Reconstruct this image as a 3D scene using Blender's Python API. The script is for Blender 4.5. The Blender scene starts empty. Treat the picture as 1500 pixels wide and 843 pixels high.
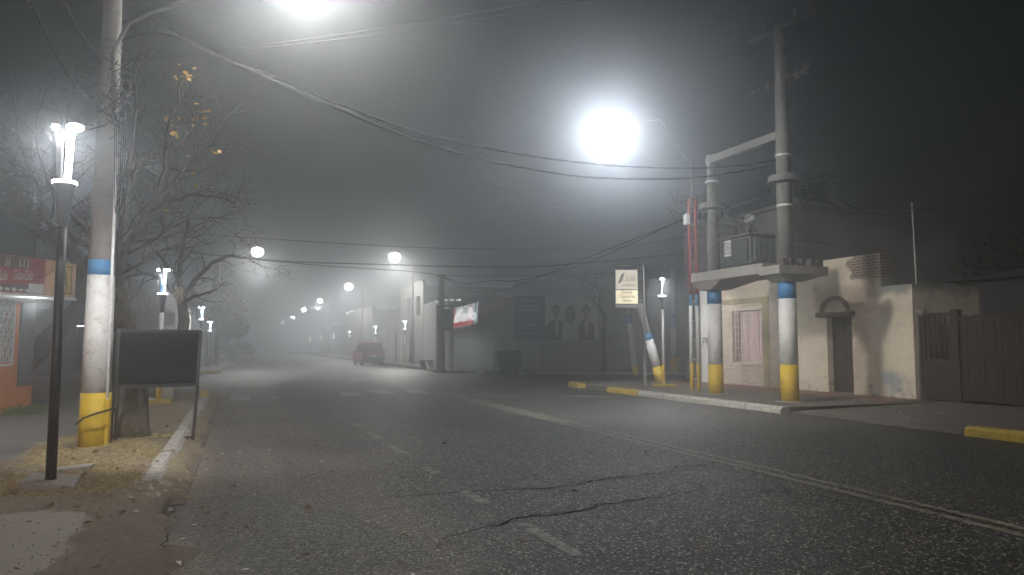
import bpy, bmesh, math, random
from mathutils import Vector, Matrix
S = bpy.context.scene
COL = S.collection
rnd = random.Random(7)
# ------------------------------------------------------------------ camera
f = 1083.0
PIT = math.atan(83.5 / f)
PSI = math.atan(400 / f * math.cos(PIT))
H = 1.6
FW = (math.sin(PSI), math.cos(PSI)); RT = (math.cos(PSI), -math.sin(PSI))
cd = bpy.data.cameras.new('camera'); cam = bpy.data.objects.new('camera', cd); COL.objects.link(cam); S.camera = cam
cd.sensor_width = 36; cd.lens = f / 1500 * 36; cd.clip_end = 3000; cd.clip_start = .05
cam.location = (0, 0, H); cam.rotation_euler = (math.pi / 2 + PIT, 0, -PSI)

def ray(x, y):
    X = (x - 750) / f; Y = (421.5 - y) / f
    fw = math.cos(PIT) - Y * math.sin(PIT); up = math.sin(PIT) + Y * math.cos(PIT)
    return Vector((FW[0] * fw + RT[0] * X, FW[1] * fw + RT[1] * X, up))
O0 = Vector((0, 0, H))
def G(x, y, z=0.0):            # point of the level z seen at a pixel of the survey photo
    r = ray(x, y); return O0 + r * ((z - H) / r.z)
def AX(x, y, X): r = ray(x, y); return O0 + r * (X / r.x)
def AY(x, y, Y): r = ray(x, y); return O0 + r * (Y / r.y)
def AP(x, y, p, n):            # on the vertical plane through p with normal n
    r = ray(x, y); n = Vector(n); return O0 + r * ((Vector(p) - O0).dot(n) / r.dot(n))
def D(x, y, d): return O0 + ray(x, y) * d
def ZAT(X, Y, py):
    fw = X * FW[0] + Y * FW[1]; t = (421.5 - py) / f
    return H + fw * (t * math.cos(PIT) + math.sin(PIT)) / (math.cos(PIT) - t * math.sin(PIT))

# ------------------------------------------------------------------ materials
def nodes(name):
    m = bpy.data.materials.new(name); m.use_nodes = True
    nt = m.node_tree; return m, nt, nt.nodes['Principled BSDF']
def N(nt, t, **kw):
    n = nt.nodes.new(t)
    for k, v in kw.items():
        if k.startswith('i_'): n.inputs[k[2:].replace('_', ' ')].default_value = v
        else: setattr(n, k, v)
    return n
def noise(nt, vec, scale, detail=5, rough=.6):
    n = N(nt, 'ShaderNodeTexNoise'); n.inputs['Scale'].default_value = scale; n.inputs['Detail'].default_value = detail
    n.inputs['Roughness'].default_value = rough; nt.links.new(vec, n.inputs['Vector']); return n.outputs['Fac']
def ramp(nt, fac, stops):
    r = N(nt, 'ShaderNodeValToRGB'); e = r.color_ramp.elements
    while len(e) < len(stops): e.new(.5)
    for k, (p, c) in enumerate(stops):
        e[k].position = p; e[k].color = (*c, 1) if len(c) == 3 else c
    nt.links.new(fac, r.inputs[0]); return r.outputs[0]
def mix(nt, fac, a, b, bt='MIX'):
    m = N(nt, 'ShaderNodeMix', data_type='RGBA', blend_type=bt)
    for sock, v in ((m.inputs[0], fac), (m.inputs[6], a), (m.inputs[7], b)):
        if hasattr(v, 'is_linked'): nt.links.new(v, sock)
        elif isinstance(v, (int, float)): sock.default_value = v
        else: sock.default_value = (*v, 1) if len(v) == 3 else v
    return m.outputs[2]
def math_(nt, op, a, b=None, clamp=False):
    m = N(nt, 'ShaderNodeMath', operation=op, use_clamp=clamp)
    for s, v in ((m.inputs[0], a), (m.inputs[1], b)):
        if v is None: continue
        if hasattr(v, 'is_linked'): nt.links.new(v, s)
        else: s.default_value = v
    return m.outputs[0]
def wpos(nt): return N(nt, 'ShaderNodeNewGeometry').outputs['Position']
def opos(nt): return N(nt, 'ShaderNodeTexCoord').outputs['Object']
def bump(nt, b, h, strength=.3, dist=.01):
    n = N(nt, 'ShaderNodeBump'); n.inputs['Strength'].default_value = strength; n.inputs['Distance'].default_value = dist
    nt.links.new(h, n.inputs['Height']); nt.links.new(n.outputs[0], b.inputs['Normal'])
def dot3(c, k): return tuple(min(1, v * k) for v in c)
def M(name, col, rough=.75, var=.35, scale=3., bmp=.2, bscale=40., metal=0., dirt=None, spec=.4):
    m, nt, b = nodes(name); v = opos(nt)
    n1 = noise(nt, v, scale, 6, .65); n2 = noise(nt, v, scale * 9, 4, .7)
    c = ramp(nt, n1, [(.3, dot3(col, 1 - var)), (.7, dot3(col, 1 + var * .6))])
    c = mix(nt, .25, c, ramp(nt, n2, [(.35, dot3(col, .6)), (.65, dot3(col, 1.25))]))
    if dirt: c = mix(nt, ramp(nt, noise(nt, v, scale * 2.3, 8, .7), [(.52, (0, 0, 0)), (.66, (1, 1, 1))]), c, dirt)
    nt.links.new(c, b.inputs['Base Color'])
    b.inputs['Roughness'].default_value = rough; b.inputs['Metallic'].default_value = metal
    b.inputs['Specular IOR Level'].default_value = spec
    if bmp: bump(nt, b, noise(nt, v, bscale, 4, .7), bmp, .01)
    return m
def EM(name, col, strength, base=None):
    m, nt, b = nodes(name)
    b.inputs['Base Color'].default_value = (*(base or col), 1); b.inputs['Roughness'].default_value = .4
    b.inputs['Emission Color'].default_value = (*col, 1); b.inputs['Emission Strength'].default_value = strength
    m.cycles.emission_sampling = 'NONE'
    return m

asphalt, nt, b = nodes('asphalt')
v = wpos(nt)
sx = N(nt, 'ShaderNodeSeparateXYZ'); nt.links.new(v, sx.inputs[0])
big = noise(nt, v, .35, 6, .6); med = noise(nt, v, 2.2, 6, .65)
c = ramp(nt, big, [(.3, (.022, .0215, .0215)), (.7, (.042, .041, .040))])
c = mix(nt, .35, c, ramp(nt, med, [(.3, (.028, .027, .026)), (.72, (.070, .067, .063))]))
# dust blown along the left gutter
dx = math_(nt, 'ADD', sx.outputs[0], math_(nt, 'MULTIPLY', noise(nt, v, .8, 6, .65), -3.2))
dm = N(nt, 'ShaderNodeMapRange'); dm.inputs[1].default_value = 1.5; dm.inputs[2].default_value = -2.2; nt.links.new(dx, dm.inputs[0])
c = mix(nt, math_(nt, 'MULTIPLY', dm.outputs[0], .9), c, (.165, .132, .104))
# tyre-worn lanes and an old patch
trk = noise(nt, N(nt, 'ShaderNodeMapping').outputs[0], 1.0, 4, .6)
mpn = trk.node.inputs['Vector'].links[0].from_node; mpn.inputs['Scale'].default_value = (1.15, .035, 1); nt.links.new(v, mpn.inputs[0])
c = mix(nt, ramp(nt, trk, [(.40, (.55, .55, .55)), (.56, (0, 0, 0))]), c, (.020, .0195, .019))
pat = noise(nt, v, .23, 3, .5)
c = mix(nt, ramp(nt, pat, [(.53, (0, 0, 0)), (.54, (.6,) * 3)]), c, (.020, .020, .021))
# aggregate, its palest cells painting in the glints of the wet road
vo = N(nt, 'ShaderNodeTexVoronoi'); vo.inputs['Scale'].default_value = 50; nt.links.new(v, vo.inputs['Vector'])
sepc = N(nt, 'ShaderNodeSeparateColor'); nt.links.new(vo.outputs['Color'], sepc.inputs[0])
cell = ramp(nt, sepc.outputs[0], [(.0, (.35, .35, .35)), (.55, (.9, .9, .9)), (.93, (1.3, 1.3, 1.3)), (.96, (1.0, 1.0, 1.0))])
c = mix(nt, 1.0, c, cell, 'MULTIPLY')
stone = math_(nt, 'MULTIPLY', math_(nt, 'GREATER_THAN', sepc.outputs[1], .90), math_(nt, 'LESS_THAN', vo.outputs['Distance'], .55))
stone = math_(nt, 'MULTIPLY', stone, math_(nt, 'SUBTRACT', 1.0, math_(nt, 'MULTIPLY', dm.outputs[0], .8), True))
c = mix(nt, math_(nt, 'MULTIPLY', stone, .92), c, (.64, .63, .61))
c = mix(nt, 1.0, c, (1.05, 1.0, .95), 'MULTIPLY')
nt.links.new(c, b.inputs['Base Color'])
b.inputs['Specular IOR Level'].default_value = .5
nt.links.new(ramp(nt, sepc.outputs[2], [(0, (.30,) * 3), (1, (.75,) * 3)]), b.inputs['Roughness'])
bump(nt, b, math_(nt, 'ADD', math_(nt, 'MULTIPLY', vo.outputs['Distance'], -1.0), math_(nt, 'MULTIPLY', med, .6)), .75, .012)

def paint(name, col, wear):
    m, nt, b = nodes(name); v = wpos(nt)
    n = noise(nt, v, 9, 8, .75); n2 = noise(nt, v, 55, 3, .7)
    k = math_(nt, 'ADD', math_(nt, 'MULTIPLY', n, .6), math_(nt, 'MULTIPLY', n2, .4))
    c = mix(nt, ramp(nt, k, [(wear - .05, (0, 0, 0)), (wear + .06, (1, 1, 1))]), (.042, .040, .038), col)
    nt.links.new(c, b.inputs['Base Color']); b.inputs['Roughness'].default_value = .65
    bump(nt, b, n2, .4, .01); return m
white_line = paint('worn_white_paint', (.34, .33, .31), .48)
cross_paint = paint('crosswalk_paint', (.44, .43, .41), .46)
yellow_line = paint('worn_yellow_paint', (.36, .33, .24), .478)

# left verge: concrete walkway, dirt, concrete apron
verge, nt, b = nodes('verge_soil')
v = wpos(nt); sx = N(nt, 'ShaderNodeSeparateXYZ'); nt.links.new(v, sx.inputs[0])
n1 = noise(nt, v, 1.3, 8, .7); n2 = noise(nt, v, 14, 6, .7); n3 = noise(nt, v, 60, 3, .7)
soil = ramp(nt, n1, [(.3, (.145, .12, .096)), (.7, (.28, .24, .195))])
soil = mix(nt, .5, soil, ramp(nt, n2, [(.3, (.07, .05, .036)), (.7, (.25, .20, .155))]))
conc = ramp(nt, n1, [(.3, (.13, .125, .118)), (.7, (.20, .19, .18))])
conc = mix(nt, .3, conc, ramp(nt, n2, [(.3, (.09, .085, .08)), (.7, (.24, .23, .215))]))
wob = math_(nt, 'MULTIPLY', math_(nt, 'SUBTRACT', noise(nt, v, 1.6, 8, .7), .5), 1.3)
def step(val, edge, w, inv=False):
    mr = N(nt, 'ShaderNodeMapRange'); mr.inputs[1].default_value = edge + (w if inv else -w); mr.inputs[2].default_value = edge + (-w if inv else w)
    nt.links.new(val, mr.inputs[0]); return mr.outputs[0]
walk = step(math_(nt, 'ADD', sx.outputs[0], math_(nt, 'MULTIPLY', wob, .6)), -2.45, .07, True)
apron = math_(nt, 'MULTIPLY', step(math_(nt, 'ADD', sx.outputs[1], math_(nt, 'MULTIPLY', wob, .7)), 7.75, .04, True),
              step(math_(nt, 'ADD', sx.outputs[0], math_(nt, 'MULTIPLY', wob, .45)), -1.22, .03, True))
c = mix(nt, walk, soil, mix(nt, .45, conc, (.085, .083, .08)))
# dead grass tint
gr = math_(nt, 'MULTIPLY', ramp(nt, n2, [(.42, (0, 0, 0)), (.6, (1, 1, 1))]), math_(nt, 'MULTIPLY', math_(nt, 'SUBTRACT', 1.0, walk), step(sx.outputs[1], 8.6, .5)))
c = mix(nt, math_(nt, 'MULTIPLY', gr, .75), c, (.36, .285, .15))
c = mix(nt, apron, c, mix(nt, ramp(nt, n2, [(.3, (0, 0, 0)), (.75, (.5,) * 3)]), mix(nt, .6, conc, (.36, .33, .30)), (.19, .165, .14)))
# joint between slabs of the walkway
jt = math_(nt, 'LESS_THAN', math_(nt, 'ABSOLUTE', math_(nt, 'SUBTRACT', math_(nt, 'FRACT', math_(nt, 'MULTIPLY', math_(nt, 'ADD', sx.outputs[1], math_(nt, 'MULTIPLY', wob, .04)), .4)), .5)), .006)
c = mix(nt, math_(nt, 'MULTIPLY', jt, walk), c, (.05, .045, .04))
nt.links.new(c, b.inputs['Base Color']); b.inputs['Roughness'].default_value = .9; b.inputs['Specular IOR Level'].default_value = .25
hh = math_(nt, 'ADD', math_(nt, 'MULTIPLY', n2, .9), math_(nt, 'MULTIPLY', n3, .5))
hh = math_(nt, 'MULTIPLY', hh, math_(nt, 'SUBTRACT', 1.0, math_(nt, 'MULTIPLY', math_(nt, 'MAXIMUM', walk, apron), .72)))
bump(nt, b, hh, .9, .035)

soil_far = M('dusty_soil', (.12, .10, .08), .95, .35, 1.2, .6, 18)
pave = M('sidewalk_concrete', (.125, .108, .092), .85, .4, 1.1, .5, 22, dirt=(.10, .085, .07))
redtile = M('red_floor_tiles', (.20, .095, .07), .6, .35, 2.5, .3, 12, dirt=(.14, .11, .09))
kerb_white = M('worn_white_kerb', (.43, .41, .38), .85, .5, 7, .9, 16, dirt=(.12, .10, .08))
kerb_yellow = M('yellow_kerb', (.55, .40, .05), .7, .3, 5, .5, 18, dirt=(.30, .22, .08))
gutter_m = M('gutter_concrete', (.12, .10, .082), .9, .5, 2.4, .8, 22, dirt=(.085, .066, .05))
dimmed = M('dimmed_concrete', (.17, .165, .155), .85, .3, 2.5, .4, 26, dirt=(.11, .105, .10))  # darker copy of the pole concrete, so upper columns and beam look less lit
concrete = M('pole_concrete', (.30, .285, .265), .8, .25, 3, .35, 30, dirt=(.21, .195, .18))
p_yellow = M('yellow_paint', (.62, .42, .025), .55, .16, 3, .2, 20, dirt=(.42, .29, .06))
p_white = M('white_paint', (.70, .70, .70), .6, .2, 3, .3, 20, dirt=(.47, .44, .41))
p_blue = M('blue_paint', (.055, .21, .44), .6, .3, 4, .3, 20, dirt=(.13, .27, .43))
p_red = M('faded_red_paint', (.36, .10, .09), .6, .3, 4, .2, 20)
black_metal = M('black_metal', (.014, .014, .015), .42, .3, 4, .1, 30, spec=.5)
dark_iron = M('rusty_dark_iron', (.03, .022, .018), .7, .5, 8, .4, 40)
grey_metal = M('grey_metal', (.22, .22, .22), .5, .3, 5, .15, 30, metal=.3)
board_m = M('chalkboard', (.0075, .008, .0085), .8, .5, 2.2, .1, 20, dirt=(.022, .0225, .023), spec=.12)
cable_m = M('cable_rubber', (.012, .012, .012), .6, .2, 5, 0)
cable_hi = M('aluminium_cable', (.35, .35, .36), .4, .2, 5, 0, metal=.6)
bark, nt, b = nodes('bark')
v = opos(nt); mp = N(nt, 'ShaderNodeMapping'); mp.inputs['Scale'].default_value = (16, 16, 2.2); nt.links.new(v, mp.inputs[0])
nb = noise(nt, mp.outputs[0], 1.6, 8, .7)
c = ramp(nt, nb, [(.35, (.045, .034, .026)), (.5, (.13, .105, .08)), (.68, (.24, .20, .155))])
c = mix(nt, ramp(nt, noise(nt, v, 4, 5), [(.55, (0, 0, 0)), (.75, (.6,) * 3)]), c, (.10, .105, .06))
nt.links.new(c, b.inputs['Base Color']); b.inputs['Roughness'].default_value = .95; b.inputs['Specular IOR Level'].default_value = .2
bump(nt, b, nb, 1.0, .09)
twig_m = M('twig', (.060, .042, .029), .9, .4, 4, 0)
leaf_y = M('yellow_leaf', (.62, .37, .035), .6, .35, 9, 0)
leaf_dry = M('dry_leaf', (.17, .10, .05), .8, .5, 20, 0)
leaf_g = M('olive_leaf', (.035, .036, .018), .7, .5, 3, 0)
leaf_yg = M('yellow_green_leaf', (.11, .10, .03), .7, .5, 3, 0)
grass_dry = M('dry_grass_blades', (.48, .39, .20), .8, .45, 5, 0)
grass_green = M('green_weed', (.07, .13, .03), .7, .4, 6, 0)
orange_w = M('orange_stucco', (.58, .19, .05), .85, .25, 3, .7, 45, dirt=(.46, .14, .04))
greypanel = M('slate_panel', (.09, .095, .10), .7, .25, 4, .15, 20)
green_dark = M('dark_green_tarp', (.012, .035, .032), .7, .4, 2, .2, 9)
white_m = M('white_enamel', (.62, .63, .62), .45, .12, 4, .05, 20)
sign_red = M('sign_red', (.30, .022, .026), .5, .25, 3, .05, 20)
sign_dark = M('sign_maroon', (.06, .02, .016), .5, .4, 5, .05, 20)
sign_snow = M('sign_white_print', (.55, .55, .53), .5, .2, 8, .05, 20)
sign_orange = M('sign_orange', (.52, .27, .10), .5, .35, 4, .05, 20)
sign_yellow = M('sign_yellow', (.60, .40, .06), .5, .25, 4, .05, 20)
glass_dark = M('dark_glass', (.012, .015, .02), .15, .3, 2, 0, spec=.6)
maroon = M('brown_awning', (.10, .055, .042), .8, .25, 2, .1, 20)
brownwall = M('dim_wall', (.16, .14, .13), .85, .3, 1, .3, 20)
pale_print = M('pale_print', (.35, .31, .29), .7, .2, 6, 0)
grey_wall = M('grey_plaster', (.30, .29, .275), .9, .25, .8, .3, 14, dirt=(.22, .21, .20))
pale_wall = M('pale_plaster', (.40, .39, .37), .9, .2, .6, .2, 14, dirt=(.31, .30, .285))
dark_wall = M('dark_brick_wall', (.10, .085, .075), .9, .35, 1.2, .5, 12)
shutter_m, nt, b = nodes('rolling_shutter')
v = opos(nt); w = N(nt, 'ShaderNodeTexWave', bands_direction='Z'); w.inputs['Scale'].default_value = 3.2; w.inputs['Distortion'].default_value = 0
nt.links.new(v, w.inputs[0])
nt.links.new(mix(nt, w.outputs['Fac'], (.17, .17, .165), (.33, .33, .32)), b.inputs['Base Color']); b.inputs['Roughness'].default_value = .6
bump(nt, b, w.outputs['Fac'], .8, .03)
tile_m, nt, b = nodes('roof_tiles')
v = opos(nt); w = N(nt, 'ShaderNodeTexWave', bands_direction='Z'); w.inputs['Scale'].default_value = 2.1; w.inputs['Distortion'].default_value = .6
nt.links.new(v, w.inputs[0])
nt.links.new(mix(nt, w.outputs['Fac'], (.16, .055, .035), (.44, .17, .10)), b.inputs['Base Color']); b.inputs['Roughness'].default_value = .8
bump(nt, b, w.outputs['Fac'], .9, .05)
bill_blue = M('billboard_blue', (.022, .055, .105), .6, .2, 2, 0)
suit = M('poster_dark_print', (.035, .036, .042), .7, .3, 3, 0)
skin = M('poster_skin_print', (.26, .20, .17), .7, .2, 8, 0)
poster_bg = M('poster_pale_print', (.55, .54, .51), .7, .15, 2, 0)
shirt = M('poster_shirt_print', (.50, .49, .47), .7, .1, 3, 0)
bin_m = M('dark_green_plastic', (.028, .036, .032), .55, .25, 4, .1, 20)
wood_dark, nt, b = nodes('old_dark_wood')
v = opos(nt); mp = N(nt, 'ShaderNodeMapping'); mp.inputs['Scale'].default_value = (7, 7, .7); nt.links.new(v, mp.inputs[0])
nw = noise(nt, mp.outputs[0], 3, 8, .7)
c = ramp(nt, nw, [(.35, (.012, .006, .005)), (.6, (.034, .018, .013)), (.8, (.07, .042, .03))])
c = mix(nt, ramp(nt, noise(nt, mp.outputs[0], 1.4, 9, .8), [(.67, (0, 0, 0)), (.74, (1, 1, 1))]), c, (.30, .26, .23))
nt.links.new(c, b.inputs['Base Color']); b.inputs['Roughness'].default_value = .85; bump(nt, b, nw, .6, .02)
stone = M('rough_stone', (.20, .18, .16), .95, .5, 6, 1, 14)
transf_m = M('transformer_green_grey', (.10, .108, .108), .5, .2, 4, .05, 20)
porcelain = M('brown_porcelain', (.07, .04, .03), .3, .2, 4, 0)
van_red = M('van_red_paint', (.34, .018, .024), .35, .15, 2, 0, spec=.6)
car_grey = M('dark_grey_paint', (.03, .032, .036), .3, .15, 2, 0, spec=.6)
tyre_m = M('tyre', (.015, .015, .015), .8, .2, 4, 0)
lens_red = M('red_lens', (.25, .01, .01), .2, .1, 4, 0)
chrome = M('bright_metal', (.6, .6, .6), .25, .1, 4, 0, metal=.8)
lime = M('limewashed_bark', (.42, .39, .35), .9, .35, 8, .6, 14, dirt=(.22, .19, .16))
LED = EM('lamp_lens', (1, .985, .95), 60)
LEDW = EM('warm_lamp_lens', (1, .97, .80), 9)
LED2 = EM('led_strip', (.95, .98, 1), 14)
LED2s = EM('led_strip_soft', (.95, .98, 1), 5)

# house facade: cream plaster with bare brick, cement patch and stains (object space = world here)
house_m, nt, b = nodes('old_cream_plaster')
v = wpos(nt); sp = N(nt, 'ShaderNodeSeparateXYZ'); nt.links.new(v, sp.inputs[0]); Yv, Zv = sp.outputs[1], sp.outputs[2]
n1 = noise(nt, v, .9, 8, .65); n2 = noise(nt, v, 4, 8, .7); n3 = noise(nt, v, 1.7, 8, .7)
c = ramp(nt, n1, [(.3, (.50, .435, .34)), (.7, (.69, .61, .49))])
c = mix(nt, ramp(nt, n2, [(.5, (0, 0, 0)), (.72, (.6,) * 3)]), c, (.30, .235, .175))
def band(val, a, b_, w):
    m1 = N(nt, 'ShaderNodeMapRange'); m1.inputs[1].default_value = a - w; m1.inputs[2].default_value = a + w; nt.links.new(val, m1.inputs[0])
    m2 = N(nt, 'ShaderNodeMapRange'); m2.inputs[1].default_value = b_ + w; m2.inputs[2].default_value = b_ - w; nt.links.new(val, m2.inputs[0])
    return math_(nt, 'MULTIPLY', m1.outputs[0], m2.outputs[0])
wy = math_(nt, 'ADD', Yv, math_(nt, 'MULTIPLY', math_(nt, 'SUBTRACT', n3, .5), 1.6))
wz = math_(nt, 'ADD', Zv, math_(nt, 'MULTIPLY', math_(nt, 'SUBTRACT', n3, .5), 1.1))
def hY(px, X=17.0): return AX(px, 480, X).y
def hZ(px, py, X=17.0): return AX(px, py, X).z
# grey stains round the doorway and the column's shadow painted as a brown strip
c = mix(nt, math_(nt, 'MULTIPLY', math_(nt, 'MULTIPLY', band(wy, hY(1272), hY(1196), .18), band(wz, 2.6, 3.35, .2)), .75), c, (.24, .185, .14))
c = mix(nt, math_(nt, 'MULTIPLY', math_(nt, 'MULTIPLY', band(wy, hY(1271), hY(1250), .05), band(wz, -.5, 3.0, .1)), .4), c, (.25, .18, .135))
# cement patch on the right
c = mix(nt, math_(nt, 'MULTIPLY', band(wy, 12, hY(1280), .15), band(wz, 3.02, 3.8, .12)), c, (.22, .215, .20))
# flaked blue-grey patch low on the right
c = mix(nt, math_(nt, 'MULTIPLY', math_(nt, 'MULTIPLY', band(wy, hY(1320), hY(1290), .2), band(wz, .35, .75, .12)), .8), c, (.19, .24, .29))
c = mix(nt, math_(nt, 'MULTIPLY', ramp(nt, n2, [(.57, (0, 0, 0)), (.6, (1, 1, 1))]), band(Zv, 0, .5, .2)), c, (.10, .075, .06))
# exposed brick of the parapet
br = N(nt, 'ShaderNodeTexBrick'); br.inputs['Scale'].default_value = 1.0
br.inputs['Brick Width'].default_value = .26; br.inputs['Row Height'].default_value = .085; br.inputs['Mortar Size'].default_value = .012
br.inputs['Color1'].default_value = (.13, .07, .05, 1); br.inputs['Color2'].default_value = (.055, .035, .028, 1); br.inputs['Mortar'].default_value = (.42, .35, .29, 1)
cb = N(nt, 'ShaderNodeCombineXYZ'); nt.links.new(Yv, cb.inputs[0]); nt.links.new(Zv, cb.inputs[1]); nt.links.new(cb.outputs[0], br.inputs[0])
bm_ = math_(nt, 'MULTIPLY', band(wy, 10, hY(1248), .05), band(math_(nt, 'ADD', Zv, math_(nt, 'MULTIPLY', math_(nt, 'SUBTRACT', n3, .5), .5)), 3.50, 9, .02))
c = mix(nt, bm_, c, br.outputs[0])
nt.links.new(c, b.inputs['Base Color']); b.inputs['Roughness'].default_value = .92; b.inputs['Specular IOR Level'].default_value = .2
bump(nt, b, math_(nt, 'ADD', n2, math_(nt, 'MULTIPLY', math_(nt, 'MULTIPLY', br.outputs['Fac'], bm_), -1.5)), .5, .025)

paintbrick, nt, b = nodes('white_painted_brick')
v = wpos(nt); sp = N(nt, 'ShaderNodeSeparateXYZ'); nt.links.new(v, sp.inputs[0])
br = N(nt, 'ShaderNodeTexBrick'); br.inputs['Scale'].default_value = 1.0
br.inputs['Brick Width'].default_value = .27; br.inputs['Row Height'].default_value = .09; br.inputs['Mortar Size'].default_value = .010
br.inputs['Color1'].default_value = (.62, .54, .45, 1); br.inputs['Color2'].default_value = (.48, .40, .335, 1); br.inputs['Mortar'].default_value = (.27, .22, .18, 1)
cb = N(nt, 'ShaderNodeCombineXYZ'); nt.links.new(sp.outputs[1], cb.inputs[0]); nt.links.new(sp.outputs[2], cb.inputs[1]); nt.links.new(cb.outputs[0], br.inputs[0])
c = mix(nt, ramp(nt, noise(nt, v, 1.5, 8, .7), [(.5, (0, 0, 0)), (.75, (.5,) * 3)]), br.outputs[0], (.40, .33, .26))
nt.links.new(c, b.inputs['Base Color']); b.inputs['Roughness'].default_value = .8
bump(nt, b, math_(nt, 'MULTIPLY', br.outputs['Fac'], -1.0), .7, .02)
shade_band = M('painted_shade_band', (.29, .245, .14), .85, .2, 3, .3, 20)  # olive colour stands in for the shadow around the window
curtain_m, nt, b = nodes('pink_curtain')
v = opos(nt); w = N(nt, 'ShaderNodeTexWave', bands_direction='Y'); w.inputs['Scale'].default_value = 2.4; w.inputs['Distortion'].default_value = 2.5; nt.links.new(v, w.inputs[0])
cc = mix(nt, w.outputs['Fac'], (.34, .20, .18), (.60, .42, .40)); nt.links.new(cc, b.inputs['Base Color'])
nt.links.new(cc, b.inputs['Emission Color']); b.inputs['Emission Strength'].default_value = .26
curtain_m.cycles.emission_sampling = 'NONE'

# ------------------------------------------------------------------ mesh builder
OFF = {}
class MB:
    def __init__(s): s.v = []; s.f = []
    def add(s, vs, fs):
        k = len(s.v); s.v += [tuple(p) for p in vs]; s.f += [tuple(i + k for i in q) for q in fs]; return s
    def box(s, x0, x1, y0, y1, z0, z1):
        vs = [(x, y, z) for z in (z0, z1) for y in (y0, y1) for x in (x0, x1)]
        return s.add(vs, [(0, 2, 3, 1), (4, 5, 7, 6), (0, 1, 5, 4), (2, 6, 7, 3), (0, 4, 6, 2), (1, 3, 7, 5)])
    def obox(s, c, ux, uy, uz):         # oriented box: centre and half-axis vectors
        c, ux, uy, uz = map(Vector, (c, ux, uy, uz))
        vs = [c + ux * a + uy * b_ + uz * d for d in (-1, 1) for b_ in (-1, 1) for a in (-1, 1)]
        return s.add(vs, [(0, 2, 3, 1), (4, 5, 7, 6), (0, 1, 5, 4), (2, 6, 7, 3), (0, 4, 6, 2), (1, 3, 7, 5)])
    def bar(s, a, b_, w, h=None, up=(0, 0, 1)):
        a, b_ = Vector(a), Vector(b_); d = (b_ - a); L = d.length; d.normalize()
        u = Vector(up)
        if abs(d.dot(u)) > .95: u = Vector((1, 0, 0))
        x = d.cross(u).normalized(); y = x.cross(d).normalized()
        return s.obox((a + b_) / 2, x * w / 2, y * (h or w) / 2, d * L / 2)
    def tube(s, pts, r, n=8, cap=True):
        pts = [Vector(p) for p in pts]; m = len(pts)
        rs = r if isinstance(r, (list, tuple)) else [r] * m
        ref = None; rings = []
        for i, p in enumerate(pts):
            t = (pts[min(i + 1, m - 1)] - pts[max(i - 1, 0)])
            if t.length < 1e-9: t = Vector((0, 0, 1))
            t.normalize()
            if ref is None:
                ref = t.cross(Vector((0, 0, 1)) if abs(t.z) < .9 else Vector((1, 0, 0)))
            ref = (ref - t * ref.dot(t))
            if ref.length < 1e-6: ref = t.orthogonal()
            ref.normalize(); bt = t.cross(ref)
            rings.append([p + (ref * math.cos(2 * math.pi * k / n) + bt * math.sin(2 * math.pi * k / n)) * rs[i] for k in range(n)])
        vs = [q for R_ in rings for q in R_]; fs = []
        for i in range(m - 1):
            for k in range(n): fs.append((i * n + k, i * n + (k + 1) % n, (i + 1) * n + (k + 1) % n, (i + 1) * n + k))
        if cap: fs += [tuple(range(n))[::-1], tuple((m - 1) * n + k for k in range(n))]
        return s.add(vs, fs)
    def lathe(s, c, prof, n=20, sx=1, sy=1):        # prof: (radius, z)
        return s.add([(c[0] + r * sx * math.cos(2 * math.pi * k / n), c[1] + r * sy * math.sin(2 * math.pi * k / n), c[2] + z) for r, z in prof for k in range(n)],
                     [(i * n + k, i * n + (k + 1) % n, (i + 1) * n + (k + 1) % n, (i + 1) * n + k) for i in range(len(prof) - 1) for k in range(n)]
                     + [tuple(range(n))[::-1], tuple((len(prof) - 1) * n + k for k in range(n))])
    def prism(s, poly, z0, z1):          # poly of (x, y), counterclockwise
        n = len(poly)
        return s.add([(x, y, z0) for x, y in poly] + [(x, y, z1) for x, y in poly],
                     [tuple(range(n))[::-1], tuple(range(n, 2 * n))] + [(k, (k + 1) % n, n + (k + 1) % n, n + k) for k in range(n)])
    def plate(s, pts, nrm):              # 3-D polygon given a thickness vector
        n = len(pts); nrm = Vector(nrm); pts = [Vector(p) for p in pts]
        return s.add(pts + [p + nrm for p in pts], [tuple(range(n))[::-1], tuple(range(n, 2 * n))] + [(k, (k + 1) % n, n + (k + 1) % n, n + k) for k in range(n)])
    def cells(s, us, zs, filled, fn, thick):   # a wall with openings; fn(u, z, depth) -> point
        nu, nz = len(us) - 1, len(zs) - 1
        F = lambda i, j: 0 <= i < nu and 0 <= j < nz and filled((us[i] + us[i + 1]) / 2, (zs[j] + zs[j + 1]) / 2)
        for i in range(nu):
            for j in range(nz):
                if not F(i, j): continue
                a, b_, c, d = us[i], us[i + 1], zs[j], zs[j + 1]
                s.add([fn(a, c, 0), fn(b_, c, 0), fn(b_, d, 0), fn(a, d, 0)], [(0, 1, 2, 3)])
                s.add([fn(a, c, thick), fn(b_, c, thick), fn(b_, d, thick), fn(a, d, thick)], [(3, 2, 1, 0)])
                for (di, dj, p, q) in ((-1, 0, (a, c), (a, d)), (1, 0, (b_, d), (b_, c)), (0, -1, (b_, c), (a, c)), (0, 1, (a, d), (b_, d))):
                    if not F(i + di, j + dj):
                        s.add([fn(*p, 0), fn(*q, 0), fn(*q, thick), fn(*p, thick)], [(0, 1, 2, 3)])
        return s
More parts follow.
